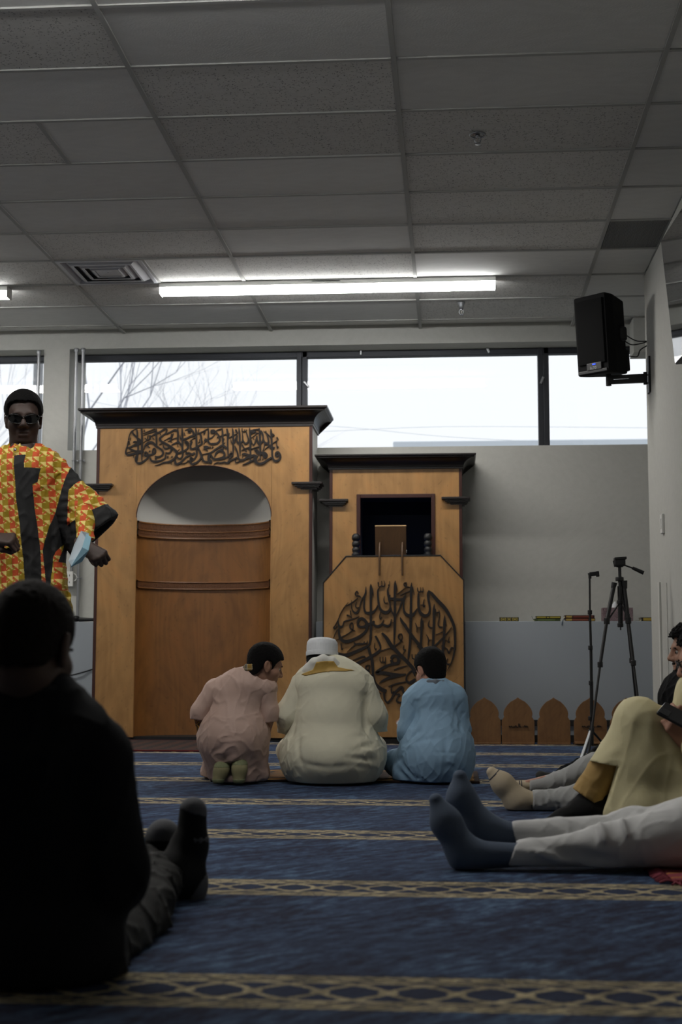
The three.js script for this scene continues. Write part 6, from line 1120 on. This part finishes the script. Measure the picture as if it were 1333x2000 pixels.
// ---- the four who sit against the right wall
{
  const z = -4.05, o = figure('man in white trousers and blue grey socks lying back at the right edge', [J(1240, 1310, z).x, 0, z]);
  const p = (x, y, dz = 0) => J(x, y, z + dz), w = (px) => W(px, z);
  const hip = V(0.86, 0.14, z), sh = V(1.13, 0.56, z - 0.02), hm = headMatrix(V(1.14, 0.8, z), -1.5, 0.25, 0, 1);
  const kn = p(1235, 1630, -0.11), lw = V(0.9, 0.36, z + 0.2), rw = V(0.9, 0.36, z - 0.2);
  add(o, 'body', bodyGeo([C(V(1.14, 0.74, z), V(1.13, 0.6, z), 0.055, 0.08, 0.03), C(sh, hip, 0.13, 0.13, 0.05), C(V(1.13, 0.56, z - 0.18), V(1.13, 0.56, z + 0.18), 0.06, 0.06, 0.04), C(V(1.13, 0.55, z + 0.2), V(1.05, 0.36, z + 0.26), 0.045, 0.038, 0.03), C(V(1.05, 0.36, z + 0.26), lw, 0.038, 0.027, 0.03), C(V(1.13, 0.55, z - 0.2), V(1.05, 0.36, z - 0.26), 0.045, 0.038, 0.03), C(V(1.05, 0.36, z - 0.26), rw, 0.038, 0.027, 0.03), C(hip, kn, 0.055, 0.042, 0.03), C(kn, p(1000, 1626, -0.1), 0.04, 0.024, 0.03), C(hip, p(1180, 1655, 0), 0.055, 0.036, 0.03), C(p(1180, 1655), p(1010, 1672), 0.034, 0.024, 0.03)], [headGeo(hm, 0.0045), handGeo(lw, V(-0.7, -0.4, -0.5), V(0, 0.8, 0.5), 1, EASE, null, 1, 0.005), handGeo(rw, V(-0.7, -0.4, 0.5), V(0, 0.8, -0.5), -1, EASE, null, 1, 0.005)]), SKIN.brown);
  add(o, 'hair', hairGeo(hm, 0.012, { cell: 0.005 }), HAIR.black); eyes(o, hm);
  add(o, 'shirt', sculpt([C(V(1.13, 0.57, z - 0.17), V(1.13, 0.57, z + 0.17), 0.085, 0.085, 0.05), C(sh, hip, 0.155, 0.16, 0.05), C(V(1.13, 0.55, z + 0.2), V(1.05, 0.36, z + 0.26), 0.065, 0.055, 0.03), C(V(1.05, 0.36, z + 0.26), lw.clone().lerp(V(1.05, 0.36, z + 0.26), 0.15), 0.055, 0.045, 0.03), C(V(1.13, 0.55, z - 0.2), V(1.05, 0.36, z - 0.26), 0.065, 0.055, 0.03), C(V(1.05, 0.36, z - 0.26), rw.clone().lerp(V(1.05, 0.36, z - 0.26), 0.15), 0.055, 0.045, 0.03)], 0.011, (d, x, y, zz) => d + crease(9, 0.008)(x, y, zz), 0.014), fabric(0x9fa3a5));
  const fr = crease(8, 0.005), fl = folds([[p(1050, 1602, 0.02), p(1068, 1640, 0.1), 0.0102, 0.0204], [p(1060, 1620, 0.1), p(1130, 1648, 0.1), 0.0102, -0.0170], [p(1150, 1592, 0), p(1166, 1640, 0.08), 0.0102, 0.0204], [p(1165, 1590, 0), p(1190, 1660, 0.1), 0.0085, -0.0204], [p(1190, 1585, 0), p(1215, 1650, 0.1), 0.0102, 0.0272], [p(1210, 1580, 0), p(1232, 1650, 0.1), 0.0093, -0.0204], [p(1228, 1578, 0), p(1245, 1640, 0.1), 0.0102, 0.0238], [p(1240, 1640, 0.1), p(1333, 1672, 0.1), 0.0119, 0.0204], [p(1100, 1668, 0.05), p(1200, 1680, 0.06), 0.0119, 0.0238], [p(1040, 1660, 0.05), p(1110, 1685, 0.05), 0.0102, -0.0170], [p(1140, 1630, 0.08), p(1230, 1615, 0.1), 0.0102, 0.0170]]);
  const qa = plane(p(1004, 1628, -0.1), V(-0.97, -0.22, 0).normalize()), qb = plane(p(998, 1672), V(-0.93, 0.35, 0).normalize());
  const white = fabric(0xc9c9c8, 0.78);
  add(o, 'trousers', sculpt([C(p(985, 1629, -0.1), kn, w(24), w(40), 0.03), C(kn, hip, w(42), 0.12, 0.04), C(p(975, 1674), p(1180, 1656), w(24), w(36), 0.03), C(p(1180, 1656), hip, w(38), 0.12, 0.04), C(p(1235, 1614, -0.1), p(1232, 1620, -0.1), w(34), w(34), 0.03)], 0.005, (d, x, y, zz) => { const q = zz < z - 0.055 || y > p(1000, 1650, 0).y + 0.004 ? qa(x, y, zz) : qb(x, y, zz); return mouth(d + fr(x, y, zz) + fl(x, y, zz), q, 0.012, 0.03); }, 0.014), white);
  const sk = P(0x566274, 0.95, { bumpMap: weaveBump, bumpScale: 0.0009, sheen: 0.6, sheenRoughness: 0.5, sheenColor: new THREE.Color(0x7d8796) });
  add(o, 'sock', sculpt([C(p(907, 1668), p(872, 1606), w(30), w(28), 0.03), C(p(872, 1606), p(852, 1563), w(26), w(13.5), 0.03), C(p(912, 1670), p(1015, 1670), w(28), w(22), 0.04)], 0.0042, null, 0.004), sk);
  add(o, 'sock', sculpt([C(p(936, 1616, -0.1), p(902, 1560, -0.1), w(31), w(28), 0.03), C(p(902, 1560, -0.1), p(899, 1518, -0.1), w(25), w(14), 0.03), C(p(936, 1622, -0.1), p(1015, 1628, -0.1), w(27), w(20), 0.05)], 0.0042, null, 0.004), sk);
}
{
  const z = -5.2, o = figure('man in a cream yellow robe with one knee raised, holding a phone', [J(1260, 1310, z).x, 0, z]);
  const p = (x, y, dz = 0) => J(x, y, z + dz), w = (px) => W(px, z);
  const hip = V(1.12, 0.14, z), sh = p(1400, 1372), hm = headMatrix(p(1381, 1291), -1.45, 0.2, 0, 1), wr = p(1345, 1452, 0.1), lw = p(1360, 1440, -0.2);
  add(o, 'body', bodyGeo([C(p(1390, 1335), p(1396, 1360), 0.055, 0.08, 0.03), C(sh, hip, 0.12, 0.13, 0.05), C(sh.clone().add(V(0, 0, -0.18)), sh.clone().add(V(0, 0, 0.18)), 0.06, 0.06, 0.04), C(sh.clone().add(V(0, -0.02, 0.2)), p(1392, 1480, 0.2), 0.045, 0.04, 0.03), C(p(1392, 1480, 0.2), wr, 0.038, 0.027, 0.03), C(sh.clone().add(V(0, -0.02, -0.2)), p(1400, 1470, -0.25), 0.045, 0.04, 0.03), C(p(1400, 1470, -0.25), lw, 0.038, 0.027, 0.03), C(hip, p(1250, 1405), 0.06, 0.04, 0.03), C(p(1250, 1405), p(1158, 1570), 0.035, 0.025, 0.03)],
    [headGeo(hm, 0.0034), handGeo(wr, V(-0.52, 0.78, 0.12), V(0.1, -0.25, 0.95), 1, [[0.55, 0.75, 0.5], [0.6, 0.8, 0.5], [0.65, 0.85, 0.5], [0.7, 0.9, 0.5]], [V(0.022, 0.022, -0.012), V(0.045, 0.055, -0.022), V(0.052, 0.088, -0.02), V(0.048, 0.118, -0.012)]), handGeo(lw, V(-0.6, -0.3, 0.3), V(0.2, 0.9, 0), -1, EASE, null, 1, 0.005)]), SKIN.tan);
  add(o, 'hair', hairGeo(hm, 0.014, { curl: true }), HAIR.black); eyes(o, hm); spectacles(o, hm, MAT.black, P(0xe8eef2, 0.05, { transmission: 1, thickness: 0, side: THREE.DoubleSide }));
  const fr = crease(6, 0.005), fl = folds([[p(1252, 1375, 0.12), p(1245, 1500, 0.16), 0.018, 0.012], [p(1240, 1372, 0.12), p(1222, 1470, 0.15), 0.018, -0.012], [p(1264, 1400, 0.12), p(1252, 1470, 0.16), 0.014, 0.014], [p(1290, 1400, 0.1), p(1312, 1480, 0.14), 0.018, 0.014], [p(1300, 1455, 0.14), p(1330, 1530, 0.14), 0.016, 0.012], [p(1235, 1437, 0.155), p(1268, 1447, 0.16), 0.005, 0.006], [p(1268, 1447, 0.16), p(1300, 1455, 0.15), 0.005, 0.006], [p(1200, 1525, 0.14), p(1195, 1590, 0.14), 0.016, 0.022], [p(1215, 1530, 0.16), p(1330, 1545, 0.16), 0.03, 0.02], [p(1210, 1450, 0.12), p(1180, 1480, 0.08), 0.02, -0.008], [p(1198, 1470, 0.12), p(1190, 1520, 0.13), 0.014, -0.012]]);
  const cream = fabric(0xcbc299, 0.72, { sheen: 0.4 });
  const hemP = poly([[1120, 1489], [1152, 1486], [1203, 1494], [1194, 1530], [1184, 1562], [1170, 1592], [1160, 1625], [1080, 1620]], z), hemD = edgeOf(hemP);
  add(o, 'robe', sculpt([C(p(1243, 1398), p(1182, 1502), w(27), w(31), 0.03, [1, 1, 1.3]), C(p(1240, 1398, 0.01), p(1252, 1400), w(30), w(32), 0.03), C(p(1252, 1402), p(1350, 1478), w(32), w(46), 0.04), C(p(1240, 1412, 0.02), p(1206, 1590, 0.07), w(36), w(26), 0.04), C(p(1258, 1422, 0.03), p(1255, 1590, 0.08), w(40), w(50), 0.05), C(p(1290, 1440, 0.0), p(1340, 1590, 0.06), w(36), w(60), 0.06), C(hip, sh, 0.16, 0.15, 0.06), B(V(hip.x - 0.05, 0.12, z), [0.24, 0.12, 0.2], 0.05)], 0.0055,
    (d, x, y, zz) => { d = d + fr(x, y, zz) + fl(x, y, zz); return Math.max(d, -hemD(x, y)); }, 0.004), cream);
  for (const s of [1, -1]) add(o, 'sleeve', sculpt([C(sh.clone().add(V(0, -0.01, 0.17 * s)), p(1396, 1478, 0.22 * s), 0.075, 0.07, 0.04), C(p(1396, 1478, 0.22 * s), (s > 0 ? wr : lw).clone().lerp(p(1396, 1478, 0.22 * s), 0.35), 0.065, 0.055, 0.03)], 0.009, (d, x, y, zz) => d + fr(x, y, zz)), cream);
  const cr = crease(10, 0.005), qc = plane(p(1146, 1558, 0.0), V(-0.55, -0.84, 0).normalize());
  add(o, 'trouser_leg', sculpt([C(p(1196, 1480, -0.02), p(1140, 1572, -0.02), w(30), w(33), 0.03)], 0.0052, (d, x, y, zz) => mouth(d + cr(x, y, zz), qc(x, y, zz), 0.015, 0.04)), fabric(0xa5864e, 0.8));
  add(o, 'sock', sculpt([C(p(1168, 1548, -0.02), p(1145, 1578, -0.01), w(24), w(26), 0.03), C(p(1145, 1580, -0.01), p(1098, 1597, 0.02), w(24), w(14), 0.03), C(p(1098, 1597, 0.02), p(1068, 1606, 0.04), w(13), w(8), 0.03), C(p(1150, 1585, 0), p(1190, 1590, 0), w(20), w(20), 0.03)], 0.005, null, 0.004), P(0x09090a, 0.95, { bumpMap: weaveBump, bumpScale: 0.0008 }));
  const c = p(1330, 1403, 0.17), k = thing('mobile_phone', 'black mobile phone in the hand of the man in the cream robe', 'phone', c.toArray());
  // long side slants down to the right; the back with its cameras faces left
  const yA = V(0.80, -0.44, 0.30).normalize(), zA = V(-0.36, -0.06, 0.93).addScaledVector(yA, -V(-0.36, -0.06, 0.93).dot(yA)).normalize(), xA = yA.clone().cross(zA), pm = new THREE.Matrix4().makeBasis(xA, yA.negate(), zA.negate());
  const pg = (g) => uvBox(g).applyMatrix4(pm.clone().multiply(new THREE.Matrix4().makeRotationY(Math.PI + 1.05)));
  mesh('case', pg(new RoundedBoxGeometry(0.074, 0.152, 0.011, 3, 0.005)), P(0x15161a, 0.35), k); mesh('screen', pg(new THREE.BoxGeometry(0.068, 0.145, 0.001).translate(0, 0, -0.0058)), P(0x0a0b0e, 0.1), k); mesh('camera_bump', pg(new RoundedBoxGeometry(0.032, 0.034, 0.003, 2, 0.001).translate(-0.016, 0.052, 0.0065)), P(0x1d1f23, 0.2), k);
}
{
  const z = -5.75, o = figure('person in grey trousers and beige socks stretched out behind the cream robe', [J(1200, 1310, z).x, 0, z]);
  const p = (x, y, dz = 0) => J(x, y, z + dz), w = (px) => W(px, z);
  const hip = V(1.0, 0.13, z), sh = V(1.19, 0.48, z - 0.02), hm = headMatrix(V(1.22, 0.7, z - 0.02), -1.57, 0.1, 0, 0.95);
  add(o, 'body', bodyGeo([C(V(1.22, 0.64, z), V(1.2, 0.52, z), 0.05, 0.08, 0.03), C(sh, hip, 0.11, 0.12, 0.05), C(sh.clone().add(V(0, 0, -0.1)), sh.clone().add(V(0, 0, 0.1)), 0.06, 0.06, 0.04), C(hip, p(1165, 1505, -0.2), 0.06, 0.035, 0.03), C(p(1165, 1505, -0.2), p(1000, 1537, -0.2), 0.032, 0.014, 0.03), C(hip, p(1165, 1564), 0.06, 0.035, 0.03), C(p(1165, 1564), p(1015, 1568), 0.035, 0.022, 0.03), C(sh.clone().add(V(0, 0, 0.12)), V(1.08, 0.3, z + 0.14), 0.04, 0.035, 0.03), C(V(1.08, 0.3, z + 0.14), V(0.95, 0.26, z + 0.02), 0.034, 0.025, 0.03), C(sh.clone().add(V(0, 0, -0.12)), V(1.08, 0.3, z - 0.14), 0.04, 0.035, 0.03), C(V(1.08, 0.3, z - 0.14), V(0.95, 0.26, z - 0.02), 0.034, 0.025, 0.03)], [headGeo(hm, 0.005), handGeo(V(0.95, 0.26, z + 0.02), V(-0.9, -0.2, -0.1), V(0, 0.9, 0.4), 1, EASE, null, 0.95, 0.005), handGeo(V(0.95, 0.26, z - 0.02), V(-0.9, -0.2, 0.1), V(0, 0.9, -0.4), -1, EASE, null, 0.95, 0.005)]), SKIN.tan);
  add(o, 'hair', hairGeo(hm, 0.012, { cell: 0.005 }), HAIR.black); eyes(o, hm);
  add(o, 'shirt', sculpt([C(sh.clone().add(V(0, 0, -0.1)), sh.clone().add(V(0, 0, 0.1)), 0.08, 0.08, 0.05), C(sh, hip, 0.125, 0.14, 0.05), C(sh.clone().add(V(0, 0, 0.12)), V(1.08, 0.3, z + 0.14), 0.055, 0.05, 0.03), C(V(1.08, 0.3, z + 0.14), V(0.97, 0.26, z + 0.03), 0.048, 0.04, 0.03), C(sh.clone().add(V(0, 0, -0.12)), V(1.08, 0.3, z - 0.14), 0.055, 0.05, 0.03), C(V(1.08, 0.3, z - 0.14), V(0.97, 0.26, z - 0.03), 0.048, 0.04, 0.03)], 0.011, null, 0.004), fabric(0x3b4048));
  const fr = crease(10, 0.007), q = plane(p(1040, 1560), V(-1, 0, 0)), fl = folds([[p(1064, 1546, 0.04), p(1070, 1590, 0.05), 0.01, 0.014], [p(1050, 1548, 0.04), p(1052, 1590, 0.05), 0.009, 0.008], [p(1062, 1572, 0.06), p(1122, 1570, 0.06), 0.006, 0.006], [p(1086, 1522, -0.1), p(1115, 1512, -0.1), 0.01, 0.016], [p(1072, 1526, -0.1), p(1084, 1540, -0.1), 0.01, -0.01]]);
  add(o, 'trousers', sculpt([C(p(1020, 1568), p(1120, 1564), w(21), w(24), 0.03), C(p(1120, 1564), hip, w(25), 0.11, 0.04), C(p(1030, 1536, -0.2), p(1085, 1528, -0.2), w(11), w(16), 0.03), C(p(1085, 1528, -0.2), p(1165, 1500, -0.2), w(16), w(26), 0.03), C(p(1165, 1500, -0.2), hip.clone().add(V(0, 0.02, -0.12)), w(26), 0.11, 0.04)], 0.0052, (d, x, y, zz) => mouth(d + fr(x, y, zz) + fl(x, y, zz), q(x, y, zz), 0.012, 0.025), 0.004), fabric(0x9a9b9a, 0.85));
  const sk = P(0xb5a78f, 0.95, { bumpMap: weaveBump, bumpScale: 0.0008 }), dk = P(0x4b4a4e, 0.95);
  const L = [C(p(1012, 1564), p(982, 1530), w(25), w(20), 0.03), C(p(982, 1530), p(961, 1508), w(19), w(10), 0.03), C(p(1012, 1567), p(1050, 1567), w(22), w(19), 0.03)];
  const s1 = add(o, 'sock', sculpt(L, 0.004, null, 0.004), sk);
  const s2 = add(o, 'sock', sculpt([C(p(985, 1534, -0.2), p(1060, 1535, -0.2), w(10), w(9), 0.03), C(p(985, 1536, -0.2), p(966, 1520, -0.2), w(11), w(8), 0.03)], 0.004, null, 0.004), sk);
  const qq = plane(p(966, 1513), V(0.72, -0.69, 0).normalize()); add(o, 'stripe', sculpt(L.slice(0, 2), 0.0032, (d, x, y, zz) => Math.max(d - 0.0012, Math.abs(qq(x, y, zz)) - 0.003)), dk, s1);
  for (const px of [1015, 1019]) { const a = p(px, 1535, -0.2); add(o, 'stripe', uvBox(new THREE.TorusGeometry(w(10.2), 0.0022, 6, 24).rotateY(Math.PI / 2).translate(a.x, a.y, a.z)), dk, s2); }
  const tg = p(1040, 1574, 0.05); add(o, 'hem_tag', box(tg.x - 0.004, tg.x + 0.002, tg.y - 0.012, tg.y + 0.004, tg.z - 0.004, tg.z + 0.004, 0.001), MAT.black);
}
{
  const z = -6.6, o = figure('bearded man in a black jacket sitting at the right edge, face in profile', [J(1345, 1310, z).x, 0, z]);
  const p = (x, y, dz = 0) => J(x, y, z + dz), w = (px) => W(px, z);
  const hm = headMatrix(p(1352, 1273), -1.5, 0.05, 0, 0.98), ho = { nose: 1.0 };
  const hip = V(1.12, 0.13, z), sh = p(1358, 1368), lw = V(0.92, 0.3, z + 0.22), rw = V(0.92, 0.3, z - 0.2);
  add(o, 'body', bodyGeo([C(p(1358, 1312), p(1360, 1355), 0.05, 0.07, 0.03), C(sh, hip, 0.12, 0.13, 0.05), C(sh.clone().add(V(0, 0, -0.16)), sh.clone().add(V(0, 0, 0.16)), 0.06, 0.06, 0.04), C(hip, p(1190, 1480, -0.1), 0.06, 0.04, 0.03), C(p(1190, 1480, -0.1), p(1100, 1517, -0.1), 0.04, 0.022, 0.03), C(sh.clone().add(V(0, 0, 0.18)), V(1.04, 0.28, z + 0.26), 0.045, 0.038, 0.03), C(V(1.04, 0.28, z + 0.26), lw, 0.036, 0.027, 0.03), C(sh.clone().add(V(0, 0, -0.18)), V(1.04, 0.28, z - 0.24), 0.045, 0.038, 0.03), C(V(1.04, 0.28, z - 0.24), rw, 0.036, 0.027, 0.03)], [headGeo(hm, 0.0034, ho), handGeo(lw, V(-0.9, -0.1, -0.2), V(0, 0.9, 0.4), 1, EASE, null, 1, 0.005), handGeo(rw, V(-0.9, -0.1, 0.2), V(0, 0.9, -0.4), -1, EASE, null, 1, 0.005)]), SKIN.olive);
  add(o, 'hair', hairGeo(hm, 0.022, { curl: true }), HAIR.black); eyes(o, hm);
  add(o, 'beard', uvBox(surface((x, y, zz) => { const d = field([B(V(0, -0.062, 0.03), [0.062, 0.062, 0.058], 0.02), B(V(0, -0.108, 0.062), [0.034, 0.03, 0.03], 0.03), C(V(-0.02, -0.051, 0.083), V(0.02, -0.051, 0.083), 0.007, 0.007, 0.006)])(x, y, zz); return Math.max(d + n3(x * 90, y * 90, zz * 90) * 0.003, (y < -0.047 ? -1 : 1) * 0.0 + (zz > 0.06 ? (y > -0.078 && y < -0.056 && Math.abs(x) < 0.022 ? 0.01 : y + 0.044) : y + 0.03), 0.0 - zz); }, [-0.09, -0.16, -0.02], [0.09, 0.0, 0.12], 0.004)).applyMatrix4(hm), HAIR.black);
  const fr = crease(9, 0.01), blk = P(0x070708, 0.9, { bumpMap: weaveBump, bumpScale: 0.0006, specularIntensity: 0.35 });
  add(o, 'jacket', sculpt([C(sh.clone().add(V(-0.02, 0, -0.15)), sh.clone().add(V(-0.02, 0, 0.15)), 0.088, 0.088, 0.05), C(sh.clone().add(V(-0.01, 0, 0)), hip, 0.15, 0.17, 0.05), C(p(1352, 1336), p(1353, 1355), 0.072, 0.1, 0.03), C(sh.clone().add(V(0, 0, 0.18)), V(1.04, 0.28, z + 0.26), 0.068, 0.06, 0.03), C(V(1.04, 0.28, z + 0.26), lw.clone().lerp(V(1.04, 0.28, z + 0.26), 0.2), 0.056, 0.048, 0.03), C(sh.clone().add(V(0, 0, -0.18)), V(1.04, 0.28, z - 0.24), 0.068, 0.06, 0.03), C(V(1.04, 0.28, z - 0.24), rw.clone().lerp(V(1.04, 0.28, z - 0.24), 0.2), 0.056, 0.048, 0.03)], 0.0065, (d, x, y, zz) => d + fr(x, y, zz), 0.004), blk);
  add(o, 'trousers', sculpt([C(hip, p(1200, 1478, -0.1), 0.1, 0.06, 0.04), C(p(1200, 1478, -0.1), p(1178, 1482, -0.1), 0.062, 0.058, 0.04), C(p(1178, 1482, -0.1), p(1096, 1516, -0.1), 0.056, 0.032, 0.03), C(hip, p(1240, 1520, 0.12), 0.1, 0.07, 0.04), C(p(1240, 1520, 0.12), p(1150, 1530, 0.08), 0.06, 0.04, 0.03)], 0.007, (d, x, y, zz) => d + fr(x, y, zz), 0.004), P(0x08090c, 0.9, { specularIntensity: 0.35 }));
  add(o, 'sock', sculpt([C(p(1096, 1518, -0.1), p(1060, 1519, -0.08), 0.026, 0.021, 0.02), C(p(1060, 1519, -0.08), p(1056, 1515, -0.08), 0.021, 0.021, 0.02)], 0.005, null, 0.004), P(0x33322f, 0.95, { bumpMap: weaveBump, bumpScale: 0.0008 }));
}
renderer.render(scene, camera);
